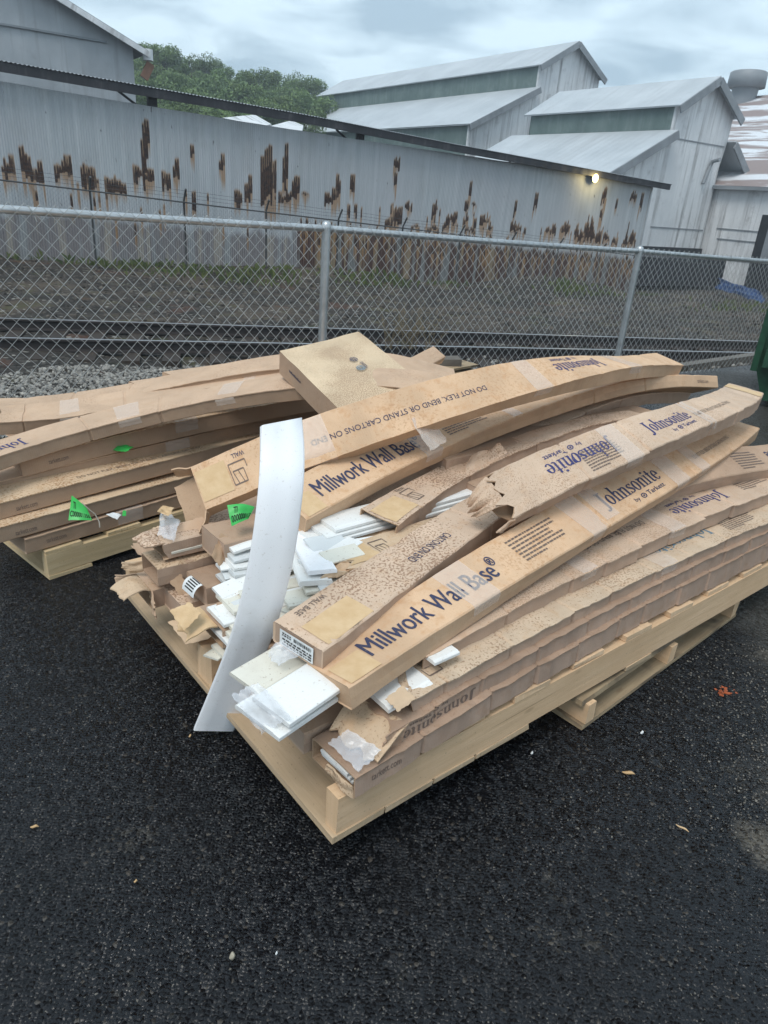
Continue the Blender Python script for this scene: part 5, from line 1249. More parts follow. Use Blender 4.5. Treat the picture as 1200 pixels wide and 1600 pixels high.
for k in range(int((a_hi-a_lo)/pitch)):                       # scattered thin runs
    r_ = random.Random(k*13+1)
    ac_ = a_lo+k*pitch
    if r_.random() < .14: t = r_.uniform(.3, 1.6)-.02*max(0, ac_); cols_rust.setdefault(k, []).append((t, t-r_.uniform(.08, .4), t-.9, r_.uniform(.5, .9)))
    if ac_ > 11 and r_.random() < .40: t = r_.uniform(.1, .75)-.035*(ac_-11); cols_rust.setdefault(k, []).append((t, t-r_.uniform(.15, .5), t-1, .9))
rows, uvs, rust, drip, low = [], [], [], [], []
mb = MB()
for i in range(nr+1):
    row, uvr = [], []
    for j in range(ncol+1):
        a_ = a_lo+j*pitch/4; zt = interp(TOPW, a_)+.015*noise.noise(V((a_*.8, 0, 7))); zb = -.82-.045*max(-6, min(a_, 30))-.25
        z = zb+(zt-zb)*i/nr
        ph = [0, 1, 0, -1][j % 4]
        dent = .03*noise.noise(V((a_*.6, z*.5, 2)))
        row.append(G(a_, BW-.0095*ph-dent, z)); uvr.append((a_, z))
        k = int((a_-a_lo)/pitch); r_ = d_ = 0
        for (t, bt, db, st) in cols_rust.get(k, ()):
            tv = t if ph >= 0 else t-(t-bt)*(.25+.35*abs(noise.noise(V((k*1.7, t, 3)))))
            if bt < z < tv: r_ = max(r_, st*min(1, .25+(tv-z)/.16)*min(1, .4+(z-bt)/.08))
            if db < z < t+.06: d_ = max(d_, min(1, (z-db)/.45)*min(1, (t+.06-z)/.12)*.95)
        rust.append(r_); drip.append(d_)
        lz = .55-.045*a_ if a_ < 11 else .42-.040*(a_-11)
        low.append(min(1, max(0, (lz+.25*noise.noise(V((a_*2.2, 0, 4)))-z)/.18))*(.6 if a_ < 11.2 else 1))
    rows.append(row); uvs.append(uvr)
mb.quads(rows, uvs, smooth=True)
put(mb, 'wall_sheet', RUSTWALL, root, {'rust': rust, 'drip': drip, 'low': low})
mb = MB(); mb.box(G(a_hi+.03, BW+.1, .4), GB, GA, V((0, 0, 1)), .3, .08, 4.9); put(mb, 'end_post', SHED_L, root)
CAN = [(-7, 4.12), (2.87, 3.80), (11.24, 3.565), (17.1, 3.31), (29.55, 2.86)]
mb = MB(); rows, uvs = [], []; a_ = -6.5; k = 0; js = []
while a_ < 29.55: js.append((a_, [0, 1, 0, -1][k % 4])); a_ += pitch/4*1.5; k += 1
for i in range(3):
    b_ = BW-.35+.95*i
    rows.append([G(a_, b_, interp(CAN, a_)+.012*ph+.098*i*1.0) for a_, ph in js]); uvs.append([(a_, b_) for a_, ph in js])
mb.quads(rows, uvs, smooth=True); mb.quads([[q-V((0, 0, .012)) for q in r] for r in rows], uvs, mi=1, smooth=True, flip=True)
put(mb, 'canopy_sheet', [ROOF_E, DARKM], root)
mb = MB()
seg = [(-6.5, 2.87), (2.87, 11.24), (11.24, 17.1), (17.1, 29.5)]
for a0, a1 in seg:
    p, q = G(a0, BW-.27, interp(CAN, a0)-.125), G(a1, BW-.27, interp(CAN, a1)-.125); d = q-p
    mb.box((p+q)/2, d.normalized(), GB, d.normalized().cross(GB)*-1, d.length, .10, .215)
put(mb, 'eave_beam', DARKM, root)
for ap in (-1.5, 6.65, 13.5, 21.1, 28.3):
    mb = MB(); z1 = interp(CAN, ap)-.05; z0 = interp(TOPW, ap)-.3; mb.box(G(ap, BW+.12, (z0+z1)/2), GA, GB, V((0, 0, 1)), .26, .14, z1-z0)
    mb.tube([G(ap-.9, BW+.15, z1-.1), G(ap-.15, BW+.15, z1-.55)], .035, 6); put(mb, 'canopy_bracket', DARKM, root)
# lit flood lamp under the eave
lp = G(24.6, BW-.2, 2.76)
root = empty('flood_lamp', lp, 'lit yellow white flood lamp under the eave near the right end of the rusty wall', 'lamp')
mb = MB(); mb.tube([lp+GB*.02, lp-GB*.02, lp-GB*.10], [.06, .13, .175], 12); mb.tube([lp+GB*.02, lp+GB*.16+V((0, 0, .05))], .02, 6); put(mb, 'lamp_housing', DARKM, root)
mb = MB(); mb.tube([lp-GB*.102, lp-GB*.125, lp-GB*.135], [.17, .15, .04], 14); put(mb, 'lamp_lens', LAMP, root)

pl_ = bpy.data.lights.new('flood_lamp_light', 'POINT'); pl_.energy = 28; pl_.color = (1, .78, .35); pl_.shadow_soft_size = .15
po_ = bpy.data.objects.new('flood_lamp_light', pl_); col.objects.link(po_); po_.parent = root; po_.location = -GB*.32
# old fence with barbed wire in front of the wall
FB = BW-1.9
root = empty('barbed_fence', G(8, FB, -1), 'thin dark old chain link fence topped with barbed wire, close to the rusty wall', 'fence')
tz = lambda a_: 1.14-.0505*(a_-2.3)*1.0
mb = MB()
for k in range(int(36/.055)):
    a0 = -4+k*.055; pts = []; z = tz(a0); j = 0
    while z > tz(a0)-1.95: pts.append(G(a0+(.055 if (j+k) % 2 == 0 else 0), FB, z)); z -= .055; j += 1
    mb.tube(pts, .0016, 3, smooth=False, cap=False)
put(mb, 'wire_mesh', WIRE_D, root)
mb = MB(); mb.tube([G(-4, FB, tz(-4)), G(8, FB, tz(8)-.03), G(32, FB, tz(32))], .022, 6); put(mb, 'top_rail', WIRE_D, root)
for h in (.10, .19, .28):
    mb = MB(); mb.tube([G(-4+k*1.5, FB-h*.6, tz(-4+k*1.5)+h-.03*sin(k*1.7)**2) for k in range(25)], .0035, 4); 
    for k in range(180): q = G(-4+k*.2, FB-h*.6, tz(-4+k*.2)+h-.01); mb.tube([q+V((0, 0, -.014)), q+V((.006, 0, .014))], .0025, 3, cap=False)
    put(mb, 'barbed_wire', WIRE_D, root)
for k in range(13):
    a0 = -3.0+k*2.45; mb = MB(); mb.tube([G(a0, FB+.03, tz(a0)-2.4), G(a0, FB+.03, tz(a0)+.02), G(a0, FB-.18, tz(a0)+.31)], .028, 8); put(mb, 'post', WIRE_D, root)

# ------------------------------------------------------------------ sheds
def pb(x, y, b): d = ray(x, y); p = CAM+d*(b/d.dot(GB)); return p.dot(GA), p.z
def pa(x, y, a): d = ray(x, y); p = CAM+d*(a/d.dot(GA)); return p.dot(GB), p.z
def sheet_part(root, name, poly, mat, uvf, thick=0, dirn=None):
    # a planar wall or roof panel with thickness
    mb = MB(); pts = [V(p) for p in poly]; nn = (pts[1]-pts[0]).cross(pts[2]-pts[0]).normalized() if dirn is None else dirn
    if (pts[1]-pts[0]).cross(pts[2]-pts[0]).dot(nn) < 0: pts.reverse()
    uv = [uvf(p) for p in pts]; bk = [p-nn*thick for p in pts]
    mb.face(pts, uv); mb.face(bk[::-1], uv[::-1])
    for i in range(len(pts)): j = (i+1) % len(pts); mb.face([pts[j], pts[i], bk[i], bk[j]], [uv[j], uv[i], uv[i], uv[j]])
    return put(mb, name, mat, root)
UA = lambda p: (p.dot(GA), p.z)
UB = lambda p: (p.dot(GB), p.z)
UR = lambda p: (p.dot(GB), p.dot(GA)+p.z)
def shed(label, b0, b1, ac, hc, ridge, eave_z, ov, cl_z, aL, zL, aR, zR, base, b1low=None):
    root = empty('mill_shed', G(ac, b0, base), label, 'shed'); b1low = b1low or b1
    sl = (ridge-eave_z)/(hc+ov)
    # gable end as one outline, lower wings included
    zt = ridge-sl*hc
    poly = [(aL+.3, base), (aR, base), (aR, zR), (ac+hc, cl_z if zR > cl_z-.5 else cl_z), (ac+hc, zt), (ac, ridge-.1), (ac-hc, zt), (ac-hc, cl_z), (aL+.3, zL+.12)]
    sheet_part(root, 'gable_wall', [G(a_, b0, z) for a_, z in poly], SHED_W, UA, .15, -GB)
    bm_ = MB()
    for a0, a1, z0 in ((aL+.3, aR, base),): pass
    sheet_part(root, 'clerestory_wall', [G(ac-hc, b0+.16, cl_z-.1), G(ac-hc, b1, cl_z-.1), G(ac-hc, b1, zt), G(ac-hc, b0+.16, zt)], SHED_G, UB, .1, -GA)
    sheet_part(root, 'side_wall', [G(aL+.31, b0+.16, base), G(aL+.31, b1low, base), G(aL+.31, b1low, zL-.05), G(aL+.31, b0+.16, zL-.05)], SHED_G, UB, .1, -GA)
    sheet_part(root, 'clerestory_wall', [G(ac-hc, b1, cl_z-.1), G(ac+hc, b1, cl_z-.1), G(ac+hc, b1, zt), G(ac, b1, ridge-.12), G(ac-hc, b1, zt)], SHED_G, UA, .1, GB)
    for sg in (-1, 1):
        e = G(ac+sg*(hc+ov), 0, eave_z); r_ = G(ac, 0, ridge); o0, o1 = GB*(b0-.45), GB*(b1+.4)
        sheet_part(root, 'roof_panel', [e+o0, r_+o0, r_+o1, e+o1], SHED_R, UR, .09, ((r_-e).cross(GB)*sg).normalized() if ((r_-e).cross(GB)*sg).z > 0 else -((r_-e).cross(GB)*sg).normalized())
        # rake board
        d = (e-r_); up = V((0, 0, 1)); mb = MB(); q0, q1 = r_+GB*(b0-.5), e+GB*(b0-.5)
        mb.box((q0+q1)/2-up*.24, d.normalized(), GB, d.normalized().cross(GB), d.length, .10, .42); put(mb, 'rake_board', TRIM, root)
    e, r_ = G(aL, 0, zL), G(ac-hc, 0, cl_z); o0, o1 = GB*(b0-.45), GB*(b1low+.3); nrm = (r_-e).cross(GB); nrm = nrm.normalized() if nrm.z > 0 else -nrm.normalized()
    sheet_part(root, 'roof_panel', [e+o0, r_+o0, r_+o1, e+o1], SHED_R, UR, .09, nrm)
    d = e-r_; mb = MB(); q0, q1 = r_+GB*(b0-.5), e+GB*(b0-.5); mb.box((q0+q1)/2-V((0, 0, .24)), d.normalized(), GB, d.normalized().cross(GB), d.length, .10, .42); put(mb, 'rake_board', TRIM, root)
    return root, sl
b_ = pa(829, 190, 38.54)[0]
r2, _ = shed('white stained mill shed with a raised clerestory roof, nearer of the two tall sheds', 30, b_, 41.25, 2.72, 9.15, 7.36, .32, 6.15, 31.2, 2.40, 43.75, 4.6, -.15, b_+1.5)
e, r_ = G(46.0, 0, 4.62), G(43.97, 0, 6.1)
sheet_part(r2, 'roof_panel', [e+GB*29.4, r_+GB*29.4, r_+GB*40, e+GB*40], SHED_R, UR, .09, (V((0, 0, 1))+GA*.6).normalized())
d = e-r_; mb = MB(); q0, q1 = r_+GB*29.4, e+GB*29.4; mb.box((q0+q1)/2-V((0, 0, .24)), d.normalized(), GB, d.normalized().cross(GB), d.length, .10, .42); put(mb, 'rake_board', TRIM, r2)
mb = MB(); mb.box(G(38.5, 29.93, -1.35), GA, GB, V((0, 0, 1)), 10.6, .2, 2.4); put(mb, 'foundation', DARK, r2)
for z, w in ((5.75, 5.5), (.95, 5.2)):
    mb = MB(); mb.box(G(41.0, 29.985, z), GA, GB, V((0, 0, 1)), w, .04, .07); put(mb, 'wall_seam', TRIM, r2)
q = G(*([pb(1108, 262, 29.9)[0]]), 29.9, pb(1108, 262, 29.9)[1]); mb = MB(); mb.tube([q-GA*.25+V((0, 0, -.9)), q+GA*.05, q+GA*.2+V((0, 0, .35)), q-GB*.6+V((0, 0, .45))], .11, 8); put(mb, 'vent_pipe', TRIM, r2)
b_ = pa(498, 152, 44.2)[0]
shed('white stained mill shed with a long clerestory roof, farther and taller of the two sheds', 48, b_, 47.65, 3.4, 13.75, 11.65, .3, 10.2, 37.6, 6.95, 51.3, 9.6, -1.5, b_+5)
# right-hand building: wall facing the wall's end, patched white roof rising away
AR = 44.0
root = empty('side_building', G(AR, 28, -2), 'grey plank building with a patchy white roof and dark doorway at the right frame edge', 'building')
be, ze = pa(1107, 289, AR-.3); be1, ze1 = pa(1200, 293, AR-.3)
sheet_part(root, 'wall', [G(AR, 31, -2.6), G(AR, 8, -2.6), G(AR, 8, ze-.05), G(AR, 31, ze-.05)], SHED_W, UB, .15, -GA)
rzz = pa(1150, 152, 62)  # ridge height read at the far side
sheet_part(root, 'roof_panel', [G(AR-.35, 31.5, ze), G(AR-.35, 8, ze), G(62, 8, rzz[1]), G(62, rzz[0]+3, rzz[1])], ROOF_P, UR, .12, (V((0, 0, 1))-GA*.4).normalized())
mb = MB(); mb.box(G(AR-.42, 20, ze-.12), GB, GA, V((0, 0, 1)), 22.5, .10, .2); put(mb, 'gutter', TRIM, root)
db, dz = pa(1190, 345, AR); db2, _ = pa(1172, 420, AR)
mb = MB(); mb.box(G(AR-.02, db-2.0, -.1), GB, GA, V((0, 0, 1)), 4.0, .1, 4.4); dr = put(mb, 'door', DARK, root)
mb = MB(); mb.box(G(AR-.09, db-2.2, .6), GB, GA, V((0, 0, 1)), 3.2, .05, 2.4); dp = put(mb, 'door_panel', TRIM, root); dp.parent = dr
for z, l in ((1.15, 3.6), (.55, 3.2), (-.6, 2.2)):
    mb = MB(); mb.box(G(AR-.03, 27.5, z), GB, GA, V((0, 0, 1)), l, .05, .05); put(mb, 'wall_seam', TRIM, root)
vb, vz = pa(1160, 158, 61); mb = MB(); q = G(61, vb, vz)
mb.tube([q+V((0, 0, h)) for h in (-1, .2, .9)], [1.0, 1.0, 1.05], 14); mb.tube([q+V((0, 0, h)) for h in (.9, .95, 2.0, 2.1)], [1.05, 1.5, 1.45, 1.3], 14); put(mb, 'roof_vent', TRIM, root)
# dark skip and blue sheet beyond the wall's end
mb = MB(); mb.box(G(36.5, 27.2, -1.25), GA, GB, V((0, 0, 1)), 8.8, 2.2, 1.5, jit=.03)
for k in range(9): mb.box(G(32.6+k*.98, 26.07, -1.25), V((0, 0, 1)), GA, GB, 1.45, .09, .06)
recenter(tag(mb.build('skip_container', DARK), 'dark ribbed container standing beyond the right end of the rusty wall', 'container'))
q0, q1 = P(1124, 447, -1.5), P(1192, 466, -1.6)
film('tarpaulin', 'crumpled blue tarpaulin lying by the building at the right', (P(1120, 452, -1.9), P(1195, 476, -1.9), P(1192, 458, -1.5), P(1128, 437, -1.45)), TARP, .18, 41, n=16, cat='tarpaulin', jag=.02)
# left building
root = empty('gabled_building', G(2, 27.74, -1), 'weathered grey gabled building rising above the left end of the rusty wall', 'building')
sheet_part(root, 'gable_wall', [G(-7.4, 27.74, -1.5), G(7.53, 27.74, -1.5), G(7.53, 27.74, 5.35), G(0, 27.74, 8.4), G(-7.4, 27.74, 5.4)], SHED_L, UA, .15, -GB)
mb = MB(); mb.box(G(1.4, 27.70, 5.33), GA, GB, V((0, 0, 1)), 10.6, .07, .06); put(mb, 'wall_seam', TRIM, root)
sheet_part(root, 'side_wall', [G(7.53, 27.9, -1.5), G(7.53, 45, -1.5), G(7.53, 45, 5.3), G(7.53, 27.9, 5.3)], SHED_L, UB, .15, GA)
for sg in (-1, 1):
    e, r_ = G(sg*7.95, 0, 5.24), G(0, 0, 8.47)
    sheet_part(root, 'roof_panel', [e+GB*27.35, r_+GB*27.35, r_+GB*45.3, e+GB*45.3], TRIM, UR, .10, (V((0, 0, 1))+GA*(.4*sg)).normalized())
    d = (e-r_).normalized(); mb = MB(); mb.box((e+r_)/2+GB*27.30-V((0, 0, .12)), d, GB, d.cross(GB), (e-r_).length, .06, .16); put(mb, 'rake_board', SHED_W, root)
q = G(7.95, 27.5, 5.0); mb = MB(); mb.tube([q-V((0, 0, .02)), q+V((0, 0, .30))], .16, 10); put(mb, 'drain_head', SHED_W, root)
mb = MB(); mb.box(q+V((0, 0, -.32))-GA*.05, (V((0, 0, 1))+GA*.55).normalized(), GB, (GA-V((0, 0, 1))*.55).normalized(), .52, .10, .26); put(mb, 'hanging_panel', BROWNP, root)
# low white-roofed shack seen in the gap under the canopy
root = empty('low_shack', G(13, 36, -1), 'low shack with two white roof slabs, glimpsed between the wall top and its canopy', 'building')
for pts in (((347, 184), (410, 197), (424, 194), (398, 179)), ((418, 198), (472, 204), (474, 196), (455, 188))):
    q = []
    for i, (x, y) in enumerate(pts): a_, z = pb(x, y, 33 if i < 2 else 37); q.append(G(a_, 33 if i < 2 else 37, z))
    sheet_part(root, 'roof_panel', q, SHED_W, UR, .12, V((0, 0, 1)))
a_, z = pb(350, 184, 33); a2, z2 = pb(470, 204, 33)
sheet_part(root, 'wall', [G(a_+.4, 33.4, -1.5), G(a2-.4, 33.4, -1.5), G(a2-.4, 33.4, z2-.3), G(a_+.4, 33.4, z2-.3)], SHED_L, UA, .2, -GB)

# ------------------------------------------------------------------ right edge: green steel bin, guard beam
gp = P(1166, 632, 0); root = empty('steel_bin', gp, 'dark green painted steel bin at the right frame edge, in front of the fence', 'bin')
ey = V((gp.x+.12, gp.y, 0)).normalized(); ex = V((ey.y, -ey.x, 0)); zz = V((0, 0, 1))
mb = MB()
def bp(u_, v_, z): return gp+ex*u_+ey*v_+zz*z
prof = [(.10, .06), (.0, .30), (.0, 1.05), (.06, 1.30)]
mb.quads([[bp(u_, v_, z) for v_ in (0, 1.5)] for u_, z in prof], smooth=False, flip=False)
mb.quads([[bp(u_, 0, z) for u_ in (prof[i][0], 1.9)] for i, (_, z) in enumerate(prof)], smooth=False, flip=True)
mb.quads([[bp(u_, 1.5, z) for u_ in (prof[i][0], 1.9)] for i, (_, z) in enumerate(prof)], smooth=False)
mb.face([bp(.06, 0, 1.30), bp(1.9, 0, 1.30), bp(1.9, 1.5, 1.30), bp(.06, 1.5, 1.30)]); mb.face([bp(1.9, 0, .06), bp(1.9, 1.5, .06), bp(1.9, 1.5, 1.3), bp(1.9, 0, 1.3)]); mb.face([bp(.1, 1.5, .06), bp(1.9, 1.5, .06), bp(1.9, 0, .06), bp(.1, 0, .06)])
put(mb, 'bin_body', GREEN_P, root)
for v_ in (-.03, .75, 1.5): 
    mb = MB(); mb.box(bp(-.02, v_, .66), zz, ey, ex, .72, .08, .05); put(mb, 'rib', GREEN_P, root)
mb = MB(); mb.box(bp(.56, -.06, .42), ex, ey, zz, 1.05, .12, .14, jit=.004); put(mb, 'fork_sleeve', GREEN_P, root)
for u_ in (.25, 1.7):
    mb = MB(); mb.box(bp(u_, .2, .03), ex, ey, zz, .12, .12, .06); put(mb, 'foot', GREEN_P, root)
a3, b3 = P(1030, 582, -.05), P(1200, 556, -.05); mb = MB(); mb.box((a3+b3)/2, (b3-a3).normalized(), (b3-a3).normalized().cross(zz), zz, (b3-a3).length, .14, .10, jit=.008)
recenter(tag(mb.build('guard_beam', WOOD_G), 'grey weathered beam lying behind the fence at the right', 'beam'))

# ------------------------------------------------------------------ plants
def leaves(cnt, place, size, seed):
    r = random.Random(seed); vs, fs, tint = [], [], []
    for _ in range(cnt):
        p, t = place(r); n = V((r.gauss(0, 1), r.gauss(0, 1), r.gauss(.5, 1))).normalized(); u_ = n.orthogonal().normalized(); w_ = n.cross(u_); s_ = size*r.uniform(.6, 1.3); th = r.uniform(0, 6.28); u2 = u_*cos(th)+w_*sin(th); w2 = n.cross(u2)
        i = len(vs); vs += [tuple(p-u2*s_), tuple(p+w2*s_*.5), tuple(p+u2*s_), tuple(p-w2*s_*.5)]; fs.append((i, i+1, i+2, i+3)); tint += [t]*4
    return vs, fs, tint
def mesh_of(name, vs, fs, mat, tint=None):
    me = bpy.data.meshes.new(name); me.from_pydata(vs, [], fs); me.materials.append(mat)
    if tint: at = me.attributes.new('tint', 'FLOAT', 'POINT'); at.data.foreach_set('value', tint)
    return me
protos = []
for k in range(5):
    r = random.Random(60+k); lobes = []
    for i in range(24+2*k):
        h = r.uniform(.28, .97); rad = (.30*(1-abs(h-.55)*1.15)+.04); th = r.uniform(0, 6.28); lobes.append((V((cos(th)*rad*r.uniform(.3, 1), sin(th)*rad*r.uniform(.3, 1), h)), r.uniform(.06, .13), r.random()))
    def place(r, lobes=lobes):
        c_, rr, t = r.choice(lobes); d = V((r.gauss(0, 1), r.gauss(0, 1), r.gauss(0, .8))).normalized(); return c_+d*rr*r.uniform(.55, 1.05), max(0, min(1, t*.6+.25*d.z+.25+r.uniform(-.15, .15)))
    vs, fs, tint = leaves(13000, place, .0125, k)
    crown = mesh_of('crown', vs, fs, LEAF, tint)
    mb = MB(); mb.tube([V((0, 0, -.05)), V((.01, 0, .3)), V((.0, .01, .6)), V((.01, 0, .9))], [.022, .017, .010, .003], 7)
    for c_, rr, t in lobes[:9]: mb.tube([V((0, 0, max(.15, c_.z-.28))), V((c_.x*.5, c_.y*.5, c_.z-.1)), c_], [.009, .006, .002], 5)
    to = mb.build('trunk', BARK); protos.append((crown, to.data)); bpy.data.objects.remove(to)
tops = [(222, 66, 96), (238, 78, 94), (252, 74, 92), (268, 88, 96), (284, 98, 98), (298, 99, 94), (312, 91, 96), (326, 96, 100), (341, 106, 96), (356, 110, 92), (370, 112, 96), (388, 118, 100), (402, 113, 94), (418, 114, 96), (434, 122, 92), (448, 119, 96), (463, 123, 100), (478, 127, 94), (492, 128, 98),
        (215, 100, 84), (232, 112, 80), (252, 108, 84), (272, 118, 82), (294, 122, 84), (316, 120, 80), (338, 126, 84), (360, 132, 82), (382, 136, 84), (404, 136, 80), (426, 140, 84), (448, 142, 82), (470, 146, 84), (490, 148, 80),
        (225, 134, 72), (248, 136, 70), (270, 140, 72), (292, 143, 70), (314, 146, 72), (336, 150, 70), (358, 153, 72), (380, 156, 70), (402, 160, 72), (424, 162, 70), (446, 165, 72), (468, 166, 70), (250, 160, 66), (285, 165, 66), (320, 168, 66), (350, 172, 66)]
def tree(k, x, y, b_, grp):
    a_, zt = pb(x, y, b_); zg = min(ground_z(a_, b_), zt-6.5); h = zt-zg
    cr, tr = protos[k % 5]
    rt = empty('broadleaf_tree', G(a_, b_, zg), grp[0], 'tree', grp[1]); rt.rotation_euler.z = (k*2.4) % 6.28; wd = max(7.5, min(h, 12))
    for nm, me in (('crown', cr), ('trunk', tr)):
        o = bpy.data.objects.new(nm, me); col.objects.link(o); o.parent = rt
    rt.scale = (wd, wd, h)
for k, (x, y, b_) in enumerate(tops):
    g_ = ('tall green tree on the ridge line of the wooded hill', 'trees along the hill ridge') if k < 19 else ('green tree on the middle slope of the wooded hill', 'trees on the middle slope') if k < 33 else ('green tree low on the wooded hill, just above the canopy roof', 'trees at the foot of the hill')
    tree(k, x, y, b_, g_)
# weeds along the wall and dry stalks behind the fence
rw = random.Random(9); vs, fs, tint = [], [], []
for (x, y, w, n_) in ((40, 404, .8, 160), (110, 400, .7, 120), (175, 420, .9, 200), (230, 416, 1.0, 260), (290, 424, .8, 160), (340, 430, 1.2, 260), (390, 432, .8, 200), (440, 432, .7, 160), (545, 436, .5, 150), (590, 440, .5, 160), (615, 438, .3, 130), (690, 445, .5, 90), (880, 452, .5, 200), (905, 432, .5, 140), (930, 455, .6, 140), (1010, 462, .7, 180), (1190, 478, 2.0, 260), (1170, 484, 1.6, 160)):
    d_ = ray(x, y); t_ = 10
    while t_ < 60 and (CAM+d_*t_).z > ground_z((CAM+d_*t_).dot(GA), (CAM+d_*t_).dot(GB)): t_ += .1
    c_ = CAM+d_*t_
    for _ in range(int(n_*.5)):
        p = c_+GA*rw.gauss(0, w)+GB*rw.gauss(-.1, .35); p.z = ground_z(p.dot(GA), p.dot(GB)); h = rw.uniform(.04, .20)*(1.6 if n_ == 130 or n_ == 200 else 1); th = rw.uniform(0, 6.28); dx = V((cos(th), sin(th), 0))
        i = len(vs); vs += [tuple(p-dx*.008), tuple(p+dx*.008), tuple(p+dx*rw.uniform(.05, .15)+V((0, 0, h))), tuple(p-dx*.006+V((0, 0, h*.7)))]; fs.append((i, i+1, i+2, i+3)); tint += [rw.random()]*4
o = bpy.data.objects.new('weeds', mesh_of('weeds', vs, fs, WEED, tint)); col.objects.link(o); tag(o, cat='weeds', kind='stuff')
vs, fs, tint = [], [], []
for _ in range(2600):
    a_, b_ = rw.uniform(-4, 7), 4.4+abs(rw.gauss(0, .7)); p = G(a_, b_, ground_z(a_, b_)); h = rw.uniform(.015, .07); th = rw.uniform(0, 6.28); dx = V((cos(th), sin(th), 0)); i = len(vs)
    vs += [tuple(p-dx*.004), tuple(p+dx*.004), tuple(p+dx*.03+V((0, 0, h)))]; fs.append((i, i+1, i+2)); tint += [rw.random()]*3
o = bpy.data.objects.new('grass', mesh_of('grass', vs, fs, GRASSM, tint)); col.objects.link(o); tag(o, cat='grass', kind='stuff')
for wi, (x, y, lab) in enumerate(((612, 545, 'dry beige weed stalks behind the fence, left of the taller clump'), (640, 545, 'dry beige weed clump behind the fence above the square box'), (672, 548, 'thin dry weed stalks behind the fence, right of the other dry weeds'))):
    base = P(x, y, -.4); mb = MB()
    for k in range((16, 26, 10)[wi]):
        th = rw.uniform(0, 6.28); l = rw.uniform(.25, .62); d_ = V((cos(th)*.25, sin(th)*.25, 1)).normalized(); p0 = base+V((rw.gauss(0, .05), rw.gauss(0, .05), 0)); pts = [p0+d_*(l*t)+V((cos(th), sin(th), 0))*(.10*t*t) for t in (0, .35, .7, 1)]
        mb.tube(pts, [.003, .0025, .002, .001], 4, cap=False)
        for _ in range(9): t = rw.uniform(.4, 1); q = pts[0].lerp(pts[3], t); e_ = V((rw.gauss(0, 1), rw.gauss(0, 1), rw.uniform(0, 1))).normalized(); mb.tube([q, q+e_*.05], [.0016, .003], 3, cap=False)
    recenter(tag(mb.build('dry_weed', DRY), lab, 'weed'))

# ------------------------------------------------------------------ litter on the asphalt
def bit(name, label, x, y, l, w, h, ang, mat, z=0.004):
    p = P(x, y, z); d = V((cos(ang), sin(ang), 0)); mb = MB(); rows = []
    n = 8
    for k in range(n+1):
        u_ = -1+2*k/n; ww = w*(1-abs(u_)**2.2)*.5+.0006; hh_ = h*(1-abs(u_)**2)+.0006
        c_ = p+d*(u_*l/2)+V((0, 0, hh_*.5+.002*sin(u_*3)))
        nn = V((-d.y, d.x, 0)); rows.append([c_+nn*ww+V((0, 0, -hh_*.5)), c_+nn*ww*.6+V((0, 0, hh_*.5)), c_-nn*ww*.7+V((0, 0, hh_*.45)), c_-nn*ww+V((0, 0, -hh_*.5))])
    mb.quads(rows, closed=True, smooth=True); mb.face(rows[0]); mb.face(rows[-1][::-1]); return recenter(tag(mb.build(name, mat), label, 'litter'))
bit('wood_chip', 'orange wood chip on the asphalt at the lower left', 54, 1292, .020, .006, .004, .1, CHIP)
bit('pebble', 'pale pebble on the asphalt near the bottom centre', 363, 1495, .013, .012, .009, .5, PEB)
bit('pebble', 'tiny white stone on the asphalt right of the pale pebble', 432, 1490, .005, .005, .004, .2, W_LABEL)
bit('wood_chip', 'split wood chip on the asphalt below the low pallet corner', 982, 1208, .035, .010, .005, -.2, CHIP)
bit('straw', 'short yellow straw on the asphalt at the right', 1066, 1294, .034, .004, .003, -.75, PATCH)
bit('pebble', 'white crumb on the asphalt right of the low pallet corner', 1003, 1145, .012, .007, .005, .4, W_LABEL)
bit('pebble', 'white speck on the asphalt under the long pallet', 831, 1177, .008, .007, .005, .2, W_LABEL)
bit('wood_chip', 'tan splinter on the asphalt beneath the curved board', 297, 1150, .009, .005, .003, .8, CHIP)
bit('wood_chip', 'reddish flake on the asphalt at the lower left centre', 212, 1377, .008, .005, .003, .3, CHIP)
mb = MB()
for k in range(26):
    x, y = 1133+rw.gauss(0, 7), 1081+rw.gauss(0, 3.5); p = P(x, y, .004); r_ = rw.uniform(.002, .008); mb.face([p+V((cos(t*1.05+k)*r_*rw.uniform(.6, 1.2), sin(t*1.05+k)*r_*rw.uniform(.6, 1.2), rw.uniform(0, .003))) for t in range(6)])
recenter(tag(mb.build('paint_splash', ORANGE), 'orange paint fleck on the asphalt right of the pallets', 'paint mark'))
def pick_grit():
    while True:
        x, y = rnd.uniform(860, 1200), rnd.uniform(1000, 1330); q = P(x, y, .001)
        if rnd.random() < max(.05, (x-900)/300-(y-1000)/500) and y > 1140-.74*(x-912)+10: return q
GRIT = stone_mat(); GRIT.name = 'dark_grit'
GRIT.node_tree.nodes['Mix'].inputs[6].default_value = (.05, .048, .045, 1); GRIT.node_tree.nodes['Mix'].inputs[7].default_value = (.20, .185, .16, 1)
scatter('grit', 1500, pick_grit, .0010, .0042, GRIT)

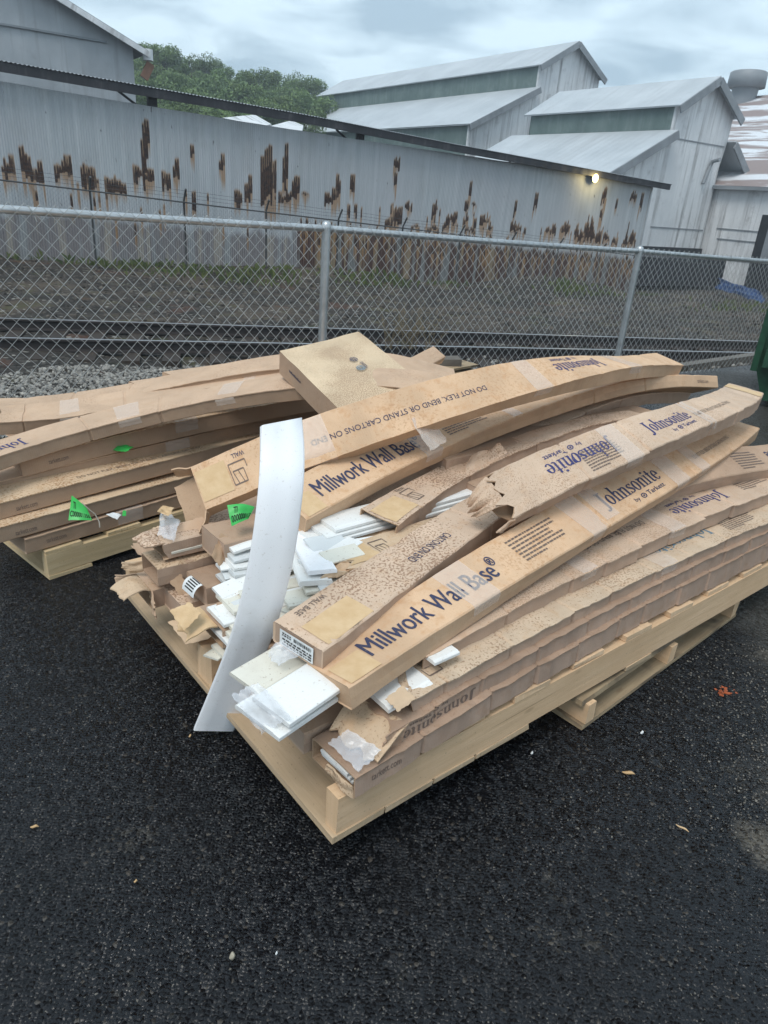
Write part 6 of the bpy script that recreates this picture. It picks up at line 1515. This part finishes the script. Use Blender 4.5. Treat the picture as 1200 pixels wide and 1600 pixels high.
# ------------------------------------------------------------------ light
SUN_EL, SUN_AZ = R(58), R(-150)
w = bpy.data.worlds.new('World'); scene.world = w; w.use_nodes = True; nt = w.node_tree; nt.nodes.clear()
def N(t, **kw):
    n = nt.nodes.new(t)
    for k, v in kw.items(): setattr(n, k, v)
    return n
L_ = nt.links.new
out = N('ShaderNodeOutputWorld'); bg = N('ShaderNodeBackground'); sky = N('ShaderNodeTexSky', sky_type='NISHITA'); sky.sun_disc = False
sky.sun_elevation = SUN_EL; sky.sun_rotation = R(150); sky.air_density = 1.5; sky.dust_density = 3
tc = N('ShaderNodeTexCoord'); sx = N('ShaderNodeSeparateXYZ'); L_(tc.outputs['Generated'], sx.inputs[0])
# flat cloud layer: project the direction onto a ceiling so the clouds shrink towards the horizon
zc = N('ShaderNodeMath', operation='MAXIMUM'); L_(sx.outputs[2], zc.inputs[0]); zc.inputs[1].default_value = .06
za = N('ShaderNodeMath', operation='ADD'); L_(zc.outputs[0], za.inputs[0]); za.inputs[1].default_value = .12
dx = N('ShaderNodeMath', operation='DIVIDE'); L_(sx.outputs[0], dx.inputs[0]); L_(za.outputs[0], dx.inputs[1])
dy = N('ShaderNodeMath', operation='DIVIDE'); L_(sx.outputs[1], dy.inputs[0]); L_(za.outputs[0], dy.inputs[1])
cb = N('ShaderNodeCombineXYZ'); L_(dx.outputs[0], cb.inputs[0]); L_(dy.outputs[0], cb.inputs[1])
n1 = N('ShaderNodeTexNoise'); L_(cb.outputs[0], n1.inputs['Vector']); n1.inputs['Scale'].default_value = 1.8; n1.inputs['Detail'].default_value = 5; n1.inputs['Roughness'].default_value = .5; n1.inputs['Distortion'].default_value = .35
mr = N('ShaderNodeMapRange'); L_(n1.outputs['Fac'], mr.inputs[0]); mr.inputs[1].default_value = .36; mr.inputs[2].default_value = .58
cl = N('ShaderNodeMix', data_type='RGBA'); L_(mr.outputs[0], cl.inputs[0]); cl.inputs[6].default_value = (2.9, 3.95, 4.85, 1); cl.inputs[7].default_value = (5.3, 6.6, 7.5, 1)
mx = N('ShaderNodeMix', data_type='RGBA'); mx.inputs[0].default_value = .92; L_(sky.outputs[0], mx.inputs[6]); L_(cl.outputs[2], mx.inputs[7])
L_(mx.outputs[2], bg.inputs[0]); bg.inputs[1].default_value = .10; L_(bg.outputs[0], out.inputs[0])
sl = bpy.data.lights.new('sun', 'SUN'); sl.energy = 1.3; sl.angle = R(25); sl.color = (1, .965, .91)
so = bpy.data.objects.new('sun', sl); col.objects.link(so)
sd_ = V((sin(SUN_AZ)*cos(SUN_EL), cos(SUN_AZ)*cos(SUN_EL), sin(SUN_EL)))
so.rotation_euler = sd_.to_track_quat('Z', 'Y').to_euler()
scene.view_settings.view_transform = 'Standard'; scene.view_settings.look = 'None'; scene.view_settings.gamma = 1; scene.view_settings.exposure = 0.72
# damp air: one even volume round the yard, thin enough that only the hill pales
mb = MB(); mb.box(V((20, 60, 13)), (1, 0, 0), (0, 1, 0), (0, 0, 1), 460, 420, 37)
hz = bpy.data.materials.new('damp_air'); hz.use_nodes = True; hz.node_tree.nodes.clear()
ho = hz.node_tree.nodes.new('ShaderNodeOutputMaterial'); hv = hz.node_tree.nodes.new('ShaderNodeVolumePrincipled'); hz.node_tree.links.new(hv.outputs[0], ho.inputs['Volume'])
hv.inputs['Color'].default_value = (.82, .90, .98, 1); hv.inputs['Density'].default_value = .0016; hv.inputs['Anisotropy'].default_value = .2
tag(mb.build('haze', hz), kind='stuff')
scene.cycles.max_bounces = 6; scene.cycles.transparent_max_bounces = 12
